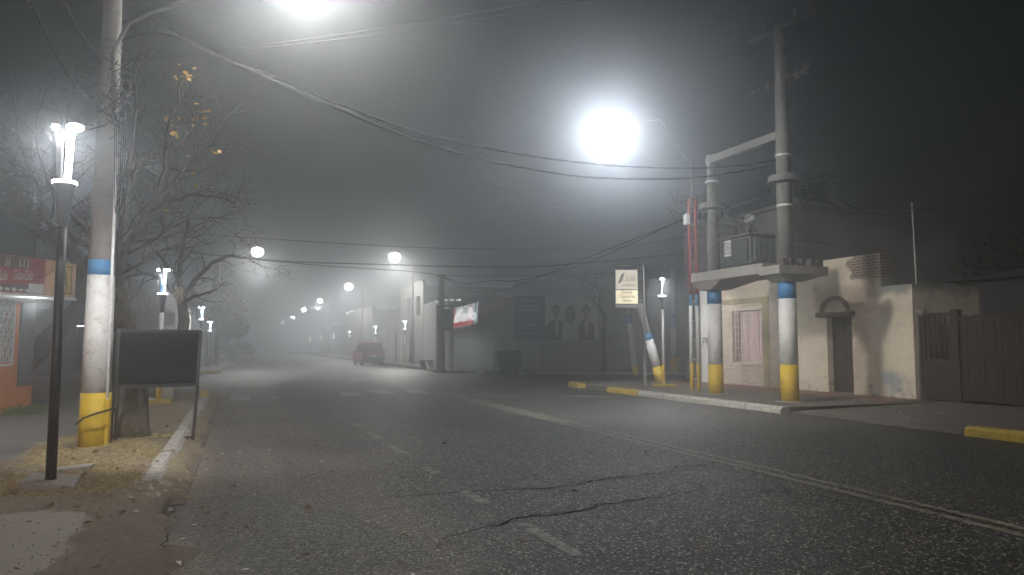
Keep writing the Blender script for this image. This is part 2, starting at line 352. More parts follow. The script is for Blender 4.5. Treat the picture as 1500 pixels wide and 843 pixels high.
    def build(s, name, mat, parent=None, smooth=False, base=None, kind=None, bevel=0):
        me = bpy.data.meshes.new(name)
        off = Vector(OFF.get(parent.name, (0, 0, 0))) if parent else Vector(base or (0, 0, 0))
        me.from_pydata([Vector(p) - off for p in s.v], [], s.f)
        bm = bmesh.new(); bm.from_mesh(me)
        if bevel:
            bmesh.ops.remove_doubles(bm, verts=bm.verts, dist=1e-5)
            bmesh.ops.recalc_face_normals(bm, faces=bm.faces)
            ed = [e for e in bm.edges if len(e.link_faces) == 2 and e.calc_face_angle(0) > .6]
            bmesh.ops.bevel(bm, geom=ed, offset=bevel, segments=2, affect='EDGES', profile=.6)
        else: bmesh.ops.recalc_face_normals(bm, faces=bm.faces)
        bm.to_mesh(me); bm.free()
        if smooth: me.polygons.foreach_set('use_smooth', [True] * len(me.polygons))
        me.materials.append(mat)
        o = bpy.data.objects.new(name, me); COL.objects.link(o)
        if parent: o.parent = parent
        else: o.location = off
        OFF[o.name] = tuple(off)
        if kind: o['kind'] = kind
        return o
def tag(o, label, cat, group=None, kind=None):
    if label: o['label'] = label
    if cat: o['category'] = cat
    if group: o['group'] = group
    if kind: o['kind'] = kind
    return o
def thing(name, loc, label, cat, group=None):
    o = bpy.data.objects.new(name, None); o.empty_display_size = .2; COL.objects.link(o); o.location = loc
    OFF[o.name] = tuple(loc); return tag(o, label, cat, group)
def copy_tree(o, loc=None, label=None, parent=None, rz=None):
    c = o.copy(); COL.objects.link(c)
    if parent: c.parent = parent
    if loc is not None: c.location = loc; OFF[c.name] = tuple(loc)
    if rz is not None: c.rotation_euler.z = rz
    if label: c['label'] = label
    for ch in list(o.children): copy_tree(ch, parent=c)
    return c
def text(s, name, mat, parent, origin, ux, uy, size, depth=.01, shear=0, bold=0, width=None):
    cu = bpy.data.curves.new(name, 'FONT'); cu.body = s; cu.size = 1; cu.extrude = 0; cu.shear = shear; cu.offset = bold; cu.resolution_u = 3
    t = bpy.data.objects.new(name, cu); COL.objects.link(t)
    bpy.context.view_layer.update()
    me = bpy.data.meshes.new_from_object(t.evaluated_get(bpy.context.evaluated_depsgraph_get()))
    vs = [tuple(p.co) for p in me.vertices]; fs = [tuple(p.vertices) for p in me.polygons]
    bpy.data.objects.remove(t); bpy.data.curves.remove(cu); bpy.data.meshes.remove(me)
    x0 = min(p[0] for p in vs); x1 = max(p[0] for p in vs)
    kx = (width / (x1 - x0)) if width else size
    ux, uy, origin = Vector(ux).normalized(), Vector(uy).normalized(), Vector(origin); nn = ux.cross(uy)
    mb = MB(); P = [origin + ux * (p[0] - x0) * kx + uy * p[1] * size + nn * depth for p in vs]
    mb.add(P, fs)
    be = {}
    for q in fs:
        for k in range(len(q)):
            e = (q[k], q[(k + 1) % len(q)]); be[e] = be.get(e, 0) + 1
    for (a, c) in list(be):
        if (c, a) not in be: mb.add([P[a], P[c], P[c] - nn * (depth - .001), P[a] - nn * (depth - .001)], [(0, 1, 2, 3)])
    return mb.build(name, mat, parent)
def spot(parent, loc, W, ang=165, r=.12, col=(1, .98, .94), blend=.5, aim=(0, 0, -1)):
    l = bpy.data.lights.new('lamp_light', 'SPOT'); l.energy = W; l.spot_size = math.radians(ang); l.spot_blend = blend; l.shadow_soft_size = r; l.color = col
    o = bpy.data.objects.new('lamp_light', l); COL.objects.link(o)
    o.parent = parent; o.location = Vector(loc) - Vector(OFF[parent.name])
    o.rotation_euler = Vector(aim).to_track_quat('-Z', 'Y').to_euler(); return o
def point(parent, loc, W, r=.1, col=(1, .98, .95)):
    l = bpy.data.lights.new('lamp_light', 'POINT'); l.energy = W; l.shadow_soft_size = r; l.color = col
    o = bpy.data.objects.new('lamp_light', l); COL.objects.link(o)
    o.parent = parent; o.location = Vector(loc) - Vector(OFF[parent.name]); return o

# ------------------------------------------------------------------ ground, roads, kerbs
MB().add([(-110, -50, -.03), (130, -50, -.03), (130, 400, -.03), (-110, 400, -.03)], [(0, 1, 2, 3)]).build('ground', soil_far, kind='structure')
MB().add([(-.8, -40, 0), (12.6, -40, 0), (12.6, 27, 0), (60, 15, 0), (60, 20, 0), (10, 48, 0), (10, 395, 0), (-.9, 395, 0), (-.9, 46, 0), (-50, 52, 0), (-50, 26, 0), (-.8, 25, 0)],
         [tuple(range(12))]).build('road', asphalt, kind='structure')
# left verge as a relief
mb = MB()
def vz(x, y):
    t = min(1, max(0, (y - 6.6) / 1.8)); t = t * t * (3 - 2 * t)
    z = .015 + .115 * t
    s_ = math.sin(x * 3.1 + y * 1.7) * math.sin(y * 2.3 - x) * .012 + math.sin(x * 9 + y * 6.3) * math.sin(y * 8.1) * .006
    if x < -2.5: s_ *= .15
    if y < 7.5 and x < -1.2: s_ *= .3
    if x > -1.1: z -= (x + 1.1) / .6 * (.02 + .10 * t * (1 if y < 8.2 else .4))
    return max(.006, z + s_)
xs = [-4.7, -3.6, -2.9] + [-2.6 + .1 * k for k in range(22)]; ys = [-6, 0, 2, 3.2] + [4 + .14 * k for k in range(151)]
for x in xs:
    for y in ys:
        ex = 0 if x < -.55 else .16 * math.sin(y * 2.1 + 1) + .11 * math.sin(y * 5.3) + .06 * math.sin(y * 11.7 + 2)
        mb.v.append((x + ex * (.35 if y > 8.6 else 1), y, .004 if x > -.55 else vz(x, y)))
ny = len(ys)
for i in range(len(xs) - 1):
    for j in range(ny - 1): mb.f.append((i * ny + j, (i + 1) * ny + j, (i + 1) * ny + j + 1, i * ny + j + 1))
mb.build('verge', verge, smooth=True, kind='structure')
# left side street mouth is asphalt; side walk behind the shop corner
mb = MB(); mb.box(-.74, -.46, 8.2, 25.2, -.02, .016); mb.build('gutter', gutter_m, kind='structure')
def kerb_run(a, b_, w, h, mat, n, jit=.01, name='kerb', seed=1):
    r_ = random.Random(seed); a, b_ = Vector(a), Vector(b_); d = (b_ - a); L = d.length; d.normalize(); nrm = Vector((-d.y, d.x, 0))
    m_ = MB()
    for k in range(n):
        p = a + d * L * k / n; q = a + d * (L * (k + 1) / n - .012)
        hh_ = h + r_.uniform(-jit, jit); o_ = r_.uniform(-jit, jit)
        pts = []
        seg = 6
        for i in range(seg + 1):
            c0 = p.lerp(q, i / seg); e_ = r_.uniform(-jit, jit) * .7
            pts += [c0 + nrm * (w + o_) + Vector((0, 0, -.05)), c0 + nrm * (w + o_) + Vector((0, 0, hh_)), c0 + nrm * (.05 + e_ + o_) + Vector((0, 0, hh_ + e_ * .6)),
                    c0 + nrm * (o_ + e_) + Vector((0, 0, hh_ - .05)), c0 + nrm * (o_ - .02) + Vector((0, 0, -.05))]
        fs = []
        for i in range(seg):
            for k2 in range(4): fs.append((i * 5 + k2, i * 5 + k2 + 1, i * 5 + k2 + 6, i * 5 + k2 + 5))
        fs += [tuple(range(5)), tuple(seg * 5 + z for z in range(5))[::-1]]
        m_.add(pts, fs)
    return m_.build(name, mat, kind='structure')
kerb_run((-.76, 9.1, 0), (-.76, 11.3, 0), .2, .14, kerb_white, 2, .025, seed=3)
kerb_run((-.76, 11.4, 0), (-.76, 22.6, 0), .2, .16, kerb_white, 9, .014, seed=4)
kerb_run((-.77, 22.6, 0), (-.82, 24.9, 0), .22, .20, kerb_yellow, 2, .01, 'yellow_kerb', 5)
# right side
mb = MB(); mb.prism([(12.05, 14.2), (17.0, 14.2), (17.0, 26.4), (13.2, 26.8), (12.3, 25.6), (12.05, 24.9)], -.05, .135)
mb.build('right_sidewalk', pave, kind='structure')
mb = MB(); mb.add([(12.02, 9.2, .012), (12.4, 9.2, .06), (17.2, 6, .16), (17.2, 14.2, .137), (13.0, 14.2, .12), (12.06, 14.2, .03), (12.02, 12, .012)], [tuple(range(7))]); mb.build('driveway', pave, kind='structure')
mb = MB(); mb.prism([(12.35, -10), (22, -10), (22, 9.6), (17.2, 6.1), (12.5, 9.15)], -.05, .10); mb.build('corner_sidewalk', soil_far, kind='structure')
MB().box(15.5, 16.99, 14.6, 24.6, .13, .15).build('tiled_porch_floor', redtile, kind='structure')
kerb_run((11.78, 20.6, 0), (11.85, 14.1, 0), .26, .15, kerb_white, 5, .008, seed=6)
kerb_run((11.75, 22.6, 0), (11.78, 20.65, 0), .26, .16, kerb_yellow, 2, .008, 'yellow_kerb', 7)
kerb_run((12.0, 26.3, 0), (11.75, 24.9, 0), .3, .17, kerb_yellow, 1, .008, 'yellow_kerb', 8)
kerb_run((12.03, 9.6, 0), (12.0, 2.0, 0), .28, .17, kerb_yellow, 6, .008, 'yellow_kerb', 9)
# far right block
u = Vector((12.48, -6.61, 0)).normalized(); nn = Vector((.468, .884, 0)); nn = (nn - u * nn.dot(u)).normalized()
K0 = Vector((10.6, 40.4, 0))
K1 = K0 + u * 50
mb = MB(); mb.prism([tuple(K0.xy), tuple(K1.xy), (70, 60), (70, 395), (11.0, 395), (11.0, 44), (10.6, 42)], -.05, .14); mb.build('far_sidewalk', pave, kind='structure')
kerb_run(tuple(K0 + u * 1.5), tuple(K0 + u * 24), .25, .15, kerb_white, 12, .008, seed=10)
kerb_run((10.75, 44.5, 0), (10.72, 40.6, 0), .25, .16, kerb_yellow, 3, .02, 'yellow_kerb', 11)
# far left block
mb = MB(); mb.prism([(-60, 47), (-6, 43.9), (-1.6, 43.6), (-1.0, 44.2), (-.95, 395), (-60, 395)], -.05, .14); mb.build('far_left_sidewalk', pave, kind='structure')
kerb_run((-1.5, 43.4, 0), (-1.0, 44.0, 0), .25, .20, kerb_yellow, 1, .02, 'yellow_kerb', 12)
kerb_run((-9, 43.95, 0), (-1.6, 43.45, 0), .22, .15, kerb_white, 6, .012, 'kerb', 13)
kerb_run((-.95, 44.2, 0), (-.95, 90, 0), .22, .15, kerb_white, 20, .012, 'kerb', 14)
# markings
def mark(quads, mat, name, z=.006):
    m_ = MB()
    for q in quads: m_.add([Vector((p[0], p[1], z)) for p in q], [(0, 1, 2, 3)])
    return m_.build(name, mat, kind='structure')
def line(x0, x1, y0, y1, n=1):
    return [[(x0, y0), (x1, y0), (x1, y1), (x0, y1)]]
mark(line(6.16, 6.27, -10, 24.5) + line(6.40, 6.50, -10, 24.5), yellow_line, 'double_yellow_line')
mark(line(5.45, 5.56, 43, 160) + line(5.68, 5.78, 43, 160), yellow_line, 'double_yellow_line')
dash = [((766, 768), (848, 815)), ((681, 720), (712, 739)), ((623, 685), (640, 695)), ((571, 654), (594, 665)), ((539, 634), (557, 643)), ((515, 620), (529, 627)), ((492, 609), (502, 613))]
mark([[(G(a[0], a[1]).x - .06, G(*a).y), (G(*a).x + .06, G(*a).y), (G(*c).x + .06, G(*c).y), (G(*c).x - .06, G(*c).y)] for a, c in dash], white_line, 'lane_dashes')
cw = [((338, 580), (366, 580), (367, 587), (336, 587)), ((500, 575), (522, 575), (533, 580), (497, 580)), ((534, 571), (560, 571), (581, 578), (553, 578)),
      ((592, 571), (612, 571), (631, 577), (603, 577)), ((395, 581), (404, 581), (404, 584), (396, 584)), ((513, 556), (556, 556.4), (556, 557.6), (512, 557.4))]
mark([[tuple(G(*p).xy) for p in q] for q in cw], cross_paint, 'crosswalk_bars')
ln = [((632, 579), (765, 579.4), (765, 581), (634, 581)), ((818, 580), (905, 580.5), (905, 582), (818, 581.6)), ((690, 571), (716, 577), (712, 577), (686, 571)), ((640, 570), (668, 576), (664, 576), (636, 570))]
mark([[tuple(G(*p).xy) for p in q] for q in ln], white_line, 'stop_line')
# cracks
crack_m = M('crack_shadow', (.003, .003, .003), 1, .2, 4, 0, spec=0)
def crack(px, w, seed):
    r_ = random.Random(seed); P = [G(*p) for p in px]; pts = []
    for a, c in zip(P, P[1:]):
        L = (c - a).length; n = max(2, int(L / .09))
        for k in range(n):
            t = k / n; q = a.lerp(c, t); pts.append(Vector((q.x + r_.gauss(0, .018), q.y + r_.gauss(0, .022), .005)))
    pts.append(Vector((P[-1].x, P[-1].y, .005))); vs = []; m_ = MB()
    for i, p in enumerate(pts):
        t = (pts[min(i + 1, len(pts) - 1)] - pts[max(0, i - 1)]).normalized(); nr = Vector((-t.y, t.x, 0))
        ww = w * (.35 + r_.random()) * (.3 + .7 * math.sin(math.pi * (i + .5) / len(pts)) ** .5) * 1.45
        vs += [p + nr * ww, p - nr * ww]
    m_.add(vs, [(2 * i, 2 * i + 1, 2 * i + 3, 2 * i + 2) for i in range(len(pts) - 1)])
    m_.build('road_crack', crack_m, kind='structure')
crack([(570, 729), (690, 721), (800, 716), (850, 709), (885, 702), (985, 692), (1035, 682)], .011, 1)
crack([(640, 790), (720, 771), (760, 759), (830, 754), (870, 742), (950, 731), (1035, 717)], .012, 2)
crack([(985, 692), (990, 684), (1040, 680), (1052, 674)], .007, 3)
crack([(1035, 717), (1012, 706), (1010, 703)], .006, 4)
crack([(945, 659), (942, 664), (960, 671)], .008, 5)
crack([(1035, 717), (1150, 722), (1250, 735)], .005, 6)
crack([(1052, 674), (1150, 671)], .005, 7)
crack([(258, 730), (250, 760), (242, 790), (238, 843), (232, 900)], .005, 8)
# pebbles, broken kerb rubble, leaves, dry grass
def scatter(name, mat, n, area, size, shape, seed, label=None, cat=None):
    r_ = random.Random(seed); m_ = MB()
    for k in range(n):
        x, y, z = area(r_); s_ = size * r_.uniform(.4, 1.4); a = r_.uniform(0, 6.28)
        shape(m_, r_, Vector((x, y, z)), s_, a)
    o = m_.build(name, mat); tag(o, label, cat, None, 'stuff'); return o
def pebble(m_, r_, p, s_, a):
    vs = [p + Vector((r_.uniform(.5, 1) * s_ * math.cos(a + k * 1.57), r_.uniform(.5, 1) * s_ * math.sin(a + k * 1.57), 0)) for k in range(4)] + [p + Vector((r_.uniform(-.2, .2) * s_, r_.uniform(-.2, .2) * s_, r_.uniform(.4, .9) * s_))]
    m_.add(vs, [(0, 1, 4), (1, 2, 4), (2, 3, 4), (3, 0, 4), (3, 2, 1, 0)])
def leaf(m_, r_, p, s_, a):
    ux = Vector((math.cos(a), math.sin(a), r_.uniform(-.3, .3))); uy = Vector((-math.sin(a), math.cos(a), r_.uniform(-.5, .5)))
    p = p + Vector((0, 0, s_ * .35))
    m_.add([p - ux * s_, p + uy * s_ * .6 + Vector((0, 0, s_ * r_.uniform(0, .5))), p + ux * s_, p - uy * s_ * .6 + Vector((0, 0, s_ * r_.uniform(0, .5)))], [(0, 1, 2), (0, 2, 3)])
def blade(m_, r_, p, s_, a):
    lean = Vector((r_.gauss(0, .6), r_.gauss(0, .6), r_.uniform(.25, 1))) * s_; w = Vector((math.cos(a), math.sin(a), 0)) * .004
    m_.add([p - w, p + w, p + lean * .6 + w * .6, p + lean + Vector((0, 0, -.2 * s_))], [(0, 1, 2, 3)])
def averge(r_, x0=-2.5, x1=-.95, y0=4.2, y1=13):
    x = r_.uniform(x0, x1); y = r_.uniform(y0, y1); return x, y, vz(x, y)
scatter('pebbles', stone, 900, lambda r_: averge(r_, -2.4, -.5, 4, 12), .014, pebble, 21, 'small stones strewn over the dirt verge', 'pebbles')
scatter('kerb_rubble', kerb_white, 70, lambda r_: (lambda x, y: (x, y, max(.01, vz(x, y)) - .01))(r_.gauss(-.82, .13), r_.gauss(8.75, .38)), .05, pebble, 22, 'crumbled pieces of the broken white kerb', 'rubble')
def agrass(r_):
    while True:
        x, y, z = averge(r_, -2.7, -.98, 8.4, 13.5)
        if math.sin(x * 5.3 + 1) * math.sin(y * 2.9) + r_.uniform(-.9, .9) > -.1 and x > -3.1 + .0 * y: return x, y, z
scatter('dry_grass', grass_dry, 9000, agrass, .05, blade, 23, 'straw coloured dry grass on the verge by the black lamp', 'grass')
scatter('weeds', grass_green, 260, lambda r_: (r_.uniform(-4.62, -4.1), r_.uniform(18.0, 19.5), .12), .22, blade, 24, 'green weeds at the foot of the orange shop wall', 'weeds')
def aleaf(r_):
    k = r_.random()
    if k < .55: return averge(r_, -2.6, -.8, 6, 16)
    if k < .85:
        return (abs(r_.gauss(0, .7)) - .45, r_.uniform(6, 22), .012)
    return (r_.uniform(-.4, 3.5), r_.uniform(4.5, 12), .008)
scatter('fallen_leaves', leaf_dry, 260, aleaf, .04, leaf, 25, 'dry brown leaves fallen along the gutter', 'leaves')
scatter('litter_scraps', p_white, 34, lambda r_: (abs(r_.gauss(0, 1.1)) - .4, r_.uniform(4.6, 15), .006), .028, leaf, 26, 'pale scraps of litter strewn along the gutter and road edge', 'litter')
scatter('sidewalk_gravel', stone, 420, lambda r_: (r_.uniform(12.15, 15.2), r_.uniform(14.3, 25.2), .135), .035, pebble, 27, 'loose gravel over the right sidewalk', 'gravel')
scatter('driveway_gravel', stone, 260, lambda r_: (r_.uniform(12.1, 16.5), r_.uniform(9.4, 14), .10), .03, pebble, 28, 'loose gravel over the driveway by the wooden gate', 'gravel')
# ------------------------------------------------------------------ torch lamps
def torch_lamp(base, ztop, label, banded=False, slab=None, W=30, rz=0, lit=LED2, beam=None):
    x, y, z = base
    t = thing('torch_lamp', base, label, 'lamp', 'torch lamps on the sidewalks')
    h = ztop - z; zc = ztop - .62
    zb = z + .10
    slab_m = slab or concrete
    if slab is concrete: MB().add([(x - .27, y - .20, z - .12), (x + .27, y - .26, z - .12), (x + .25, y + .24, z - .12), (x - .26, y + .28, z - .12),
                      (x - .25, y - .18, z + .10), (x + .26, y - .24, z + .04), (x + .24, y + .22, z + .09), (x - .24, y + .26, z + .13)],
                     [(3, 2, 1, 0), (4, 5, 6, 7), (0, 1, 5, 4), (1, 2, 6, 5), (2, 3, 7, 6), (3, 0, 4, 7)]).build('base_slab', concrete, t, bevel=.012)
    else: MB().box(x - .30, x + .30, y - .30, y + .30, z - .05, z + .09).build('base_slab', slab_m, t, bevel=.01)
    if banded:
        zy, zw, zbl = z + .78, z + .78 + 1.95, z + .78 + 2.35
        MB().tube([(x, y, z + .05), (x, y, zy)], .052, 14).build('yellow_band', p_yellow, t, smooth=True)
        MB().tube([(x, y, zy), (x, y, zw)], [.052, .048], 14).build('white_band', p_white, t, smooth=True)
        MB().tube([(x, y, zw), (x, y, zbl)], [.05, .049], 14).build('blue_band', p_blue, t, smooth=True)
        MB().tube([(x, y, zbl), (x, y, zc - .45)], .047, 14).build('pole', black_metal, t, smooth=True)
    else:
        MB().tube([(x, y, z + .06), (x, y, zc - .45)], [.052, .045], 14).build('pole', black_metal, t, smooth=True)
    MB().lathe((x, y, zc), [(.05, -.46), (.056, -.36), (.072, -.22), (.090, -.08), (.112, -.015), (.112, 0)], 20).build('cup', black_metal, t, smooth=True)
    hd = MB().lathe((x, y, zc), [(.118, .0), (.122, .012), (.118, .03), (.02, .03)], 20).build('lit_ring', lit, t)
    c_, s_ = math.cos(rz), math.sin(rz)
    def P(a, b_, zz): return (x + a * c_ - b_ * s_, y + a * s_ + b_ * c_, zz)
    MB().plate([P(-.075, -.03, zc + .03), P(-.025, -.03, zc + .03), P(-.035, -.03, ztop - .05), P(-.105, -.03, ztop - .05)], Vector(P(0, .035, 0)) - Vector(P(0, 0, 0))).build('blade', black_metal, t)
    MB().plate([P(.0, -.02, zc + .03), P(.05, -.02, zc + .03), P(.075, -.02, ztop - .05), P(.02, -.02, ztop - .05)], Vector(P(0, .04, 0)) - Vector(P(0, 0, 0))).build('lit_blade', lit, t)
    for q in (-.125, .085):
        p = P(q, 0, ztop)
        r_ = .042 if q < 0 else .085
        MB().lathe(p, [(.01, -.03), (r_ * .8, -.026), (r_, -.008), (r_, .012), (r_ * .75, .03), (.01, .036)], 18).build('lamp_pod', lit, t, smooth=True)
    spot(t, P(0, -.06, ztop - .08), W * (1.2 if banded else .5), 172, .05, (.97, .99, 1), .3)
    if beam: spot(t, (x + .035, y + .055, ztop - .25), W * beam[0], 92, .05, (1, .985, .95), .6, beam[1])
    return t
torch_lamp((-1.80, 9.0, .115), ZAT(-1.80, 9.0, 187), 'black torch lamp on a tilted concrete slab in the near left grass', False, concrete, 150, rz=-.35, beam=(2.6, (.40, 1, -.85)))
torch_lamp((-1.80, -2.6, .02), 4.0, 'lit torch lamp farther back along the left sidewalk, out of the picture', False, concrete, 150, rz=-.35)
torch_lamp((-1.85, 20.6, .13), ZAT(-1.85, 20.6, 396), 'lit torch lamp with blue and white post behind the chalkboard frame', True, kerb_yellow, 45, rz=-.3)
torch_lamp((13.98, 22.6, .13), ZAT(13.98, 22.6, 409), 'lit torch lamp with blue, white and yellow post on the right corner', True, kerb_yellow, 150, rz=.9, beam=(1.6, (1, .55, -.75)))
def far_torch(px, py, X, label):
    k = ((px - 750) / f) * math.cos(PSI) + math.sin(PSI); d = X / k
    la = d * (px - 750) / f; y = d * math.cos(PSI) - la * math.sin(PSI)
    return torch_lamp((X, y, .13), ZAT(X, y, py), label, True, kerb_yellow, 45, rz=-.35)
far_torch(295, 451, -1.85, 'small lit torch lamp just right of the chalkboard top edge')
far_torch(308, 472, -1.9, 'small lit torch lamp under the leafy tree, behind the nearer left one')
for px, py, lb in ((593, 471, 'lit torch lamp outside the grey shutters, right of the red van'), (550, 479, 'lit torch lamp directly above the red van'),
                   (512, 486, 'dim lit torch lamp left of the red van, nearest of the fogged row'), (489, 490, 'dim torch lamp second in the fogged right row past the van'),
                   (471, 493, 'faint torch lamp third in the fogged right row past the van'), (455, 496, 'faintest torch lamp at the far end of the right row')):
    far_torch(px, py, 12.3, lb)

q = G(103, 692, .10)
mb = MB(); mb.add([q + Vector(p) for p in ((-.22, -.16, -.1), (.24, -.2, -.1), (.26, .16, -.1), (-.2, .2, -.1), (-.20, -.15, .05), (.22, -.18, .09), (.24, .15, .08), (-.19, .18, .04))],
                  [(3, 2, 1, 0), (4, 5, 6, 7), (0, 1, 5, 4), (1, 2, 6, 5), (2, 3, 7, 6), (3, 0, 4, 7)])
tag(mb.build('concrete_slab', concrete, bevel=.015, base=q), 'loose broken concrete slab in dry grass just behind the black torch lamp', 'slab')

# ------------------------------------------------------------------ tall street lamps
def street_head(t, p, W, dirx, lens_r=.2, lens=None, big=1.0, ang=156, col=(1, .985, .95), aim=(0, 0, -1), pt=.05):
    p = Vector(p)
    MB().obox(p + Vector((0, 0, .72 * lens_r + .05)), (.34, 0, .02 * dirx), (0, .13, 0), (0, 0, .05)).build('lamp_head', grey_metal, t, bevel=.015)
    MB().lathe(p, [(.01, -.95 * lens_r), (lens_r * .5, -.82 * lens_r), (lens_r * .87, -.48 * lens_r), (lens_r, 0), (lens_r * .87, .45 * lens_r), (lens_r * .4, .72 * lens_r)], 20, 1.05, 1).build('lens', lens or LED, t, smooth=True)
    spot(t, p, W, ang, lens_r * 1.06, col, .55, aim)
    point(t, p, W * pt, lens_r * 1.06, col)
BIGW = 9000
# near left concrete pole with painted bands
px_, py_ = -1.96, 12.45
pole = thing('street_lamp', (px_, py_, .12), 'banded concrete street lamp pole beside the chalkboard, curved arm at its top', 'street lamp', 'tall street lamps along the street')
zy = ZAT(px_, py_, 575); zw = ZAT(px_, py_, 404); zb = ZAT(px_, py_, 382); zt = 8.6
rr = lambda z: .215 - .0125 * z
for nm, a, c_, m_ in (('yellow_band', -.05, zy, p_yellow), ('white_band', zy, zw, p_white), ('blue_band', zw, zb, p_blue), ('shaft', zb, zt, concrete)):
    MB().tube([(px_, py_, a), (px_, py_, c_)], [rr(a) + (.002 if nm != 'shaft' else 0), rr(c_) + (.002 if nm != 'shaft' else 0)], 20).build(nm, m_, pole, smooth=True)
MB().tube([(px_ + .17, py_ - .13, .1), (px_ + .165, py_ - .13, 2.0), (px_ + .15, py_ - .125, 4.4)], .022, 8).build('conduit', p_white, pole, smooth=True)
MB().box(px_ + .15, px_ + .205, py_ - .165, py_ - .10, .12, .80).build('conduit_guard', p_yellow, pole, bevel=.01)
Lp = Vector((.86, 13.0, ZAT(.95, 13.0, -44)))
arm = [(px_ + .10, py_ - .16, 4.9), (px_ + .06, py_ - .16, 6.0), (px_ + .10, py_ - .15, ZAT(px_, py_, 70)), (px_ + .24, py_ - .10, ZAT(px_, py_, 35)), (px_ + .55, py_ - .02, ZAT(px_, py_, 12)), (px_ + 1.1, py_ + .15, ZAT(px_ + 1, py_ + .2, 0)),
       (px_ + 2.0, py_ + .4, Lp.z + .10), (Lp.x - .3, Lp.y, Lp.z + .12)]
MB().tube(arm, .03, 10).build('lamp_arm', grey_metal, pole, smooth=True)
for z in (5.2, 6.05, ZAT(px_, py_, 66)): MB().lathe((px_, py_, z), [(rr(z) + .015, 0), (rr(z) + .015, .05)], 18).build('clamp', grey_metal, pole)
street_head(pole, Lp, BIGW * .5, 1, .40, col=(1, .975, .90), aim=(.15, -.1, -1), ang=136, pt=.07)
spot(pole, Lp + Vector((.5, .1, -.1)), BIGW * .72, 80, .5, (1, .97, .90), .9, (1, .46, -.54))
# knot of cable ends and clamps on the shaft
mb = MB(); r_ = random.Random(5); zc = ZAT(px_, py_, 150)
for k in range(26):
    a = Vector((px_ + r_.uniform(-.05, .32), py_ - .18 + r_.uniform(-.1, .05), zc + r_.uniform(-.35, .35)))
    mb.tube([a, a + Vector((r_.uniform(-.2, .2), r_.uniform(-.06, .06), r_.uniform(-.3, .3))), a + Vector((r_.uniform(-.35, .3), r_.uniform(-.1, .1), r_.uniform(-.5, .5)))], .009, 5)
for k in range(4): mb.lathe((px_ + .22 + .05 * (k % 2), py_ - .2, zc - .25 + k * .14), [(.045, 0), (.06, .05), (.03, .10)], 8)
mb.box(px_ - .27, px_ - .12, py_ - .26, py_ - .12, ZAT(px_, py_, 190), ZAT(px_, py_, 156))
mb.build('cable_joint', cable_m, pole)
mb = MB()
for k in range(5):
    a = Vector((px_ + r_.uniform(.15, .36), py_ - .22, zc + r_.uniform(-.3, .3)))
    mb.bar(a, a + Vector((r_.uniform(-.06, .06), 0, r_.uniform(.05, .1))), .014)
mb.build('white_tie', p_white, pole)
mb = MB(); hang = []
for k in range(3):
    x0 = px_ + .12 + .03 * k
    mb.tube([(x0, py_ - .2, zc - .2), (x0 + .02, py_ - .2, 4.4 - .2 * k), (x0 + .06, py_ - .2, 3.55 + .1 * k), (x0 + .10, py_ - .2, 4.0), (x0 + .10, py_ - .19, zc - .3)], .007, 5)
mb.tube([(px_ + .205, py_ - .02, 4.4), (px_ + .215, py_ - .02, 2.2)], .007, 5)
mb.build('hanging_cable', cable_m, pole)
# iron bar stuck between pole and board
bp = [D(111, 622, 10.5), D(122, 613, 10.5), D(138, 607, 10.5), D(155, 602, 10.6), D(166, 598.5, 10.7), D(170, 600, 10.8), D(168, 604, 10.85)]
tag(MB().tube(bp, [.012, .014, .015, .015, .014, .013, .012], 8).build('bent_iron_bar', dark_iron, smooth=True), 'bent dark iron bar tied across the yellow foot of the banded pole', 'iron bar')

# ------------------------------------------------------------------ chalkboard on a frame
bl = G(164, 650, .1); brr = G(284, 647, .05)
e = (Vector((brr.x, brr.y, 0)) - Vector((bl.x, bl.y, 0))); wB = e.length; e.normalize(); bn = Vector((-e.y, e.x, 0))
bd = thing('chalkboard', (bl.x, bl.y, .1), 'blank black chalkboard on a tall metal frame at the left kerb', 'chalkboard')
ztop = ZAT(bl.x, bl.y, 486); zlow = ZAT(bl.x, bl.y, 566)
P = lambda s_, z, o=0: Vector((bl.x, bl.y, 0)) + e * s_ + bn * o + Vector((0, 0, z))
MB().plate([P(.03, zlow), P(wB + .02, zlow), P(wB + .05, ztop), P(.03, ztop)], bn * .03).build('board', board_m, bd)
mb = MB()
mb.bar(P(.0, ztop + .015, -.01), P(wB + .07, ztop + .01, -.01), .045, .05); mb.bar(P(0, zlow - .01, -.01), P(wB + .04, zlow - .01, -.01), .04, .05)
mb.bar(P(.02, zlow, -.012), P(.03, ztop, -.012), .05, .05); mb.bar(P(wB + .02, zlow, -.012), P(wB + .05, ztop, -.012), .05, .05)
mb.build('board_frame', black_metal, bd)
MB().bar(P(-.03, .06), P(.0, ztop), .05).build('leg', dark_iron, bd)
MB().bar(P(.05, .08, .03), P(.05, zlow - .03, .03), .045).build('leg', dark_iron, bd)
MB().bar(P(wB - .02, .0), P(wB + .03, zlow - .03), .05).build('leg', dark_iron, bd)
MB().bar(P(-.03, .13), P(wB - .02, .12), .032).build('foot_rail', dark_iron, bd)
MB().bar(P(-.05, .12, -.32), P(-.03, .12, .30), .05).build('foot', dark_iron, bd)
MB().bar(P(wB, .04, -.2), P(wB, .05, .28), .05).build('foot', dark_iron, bd)

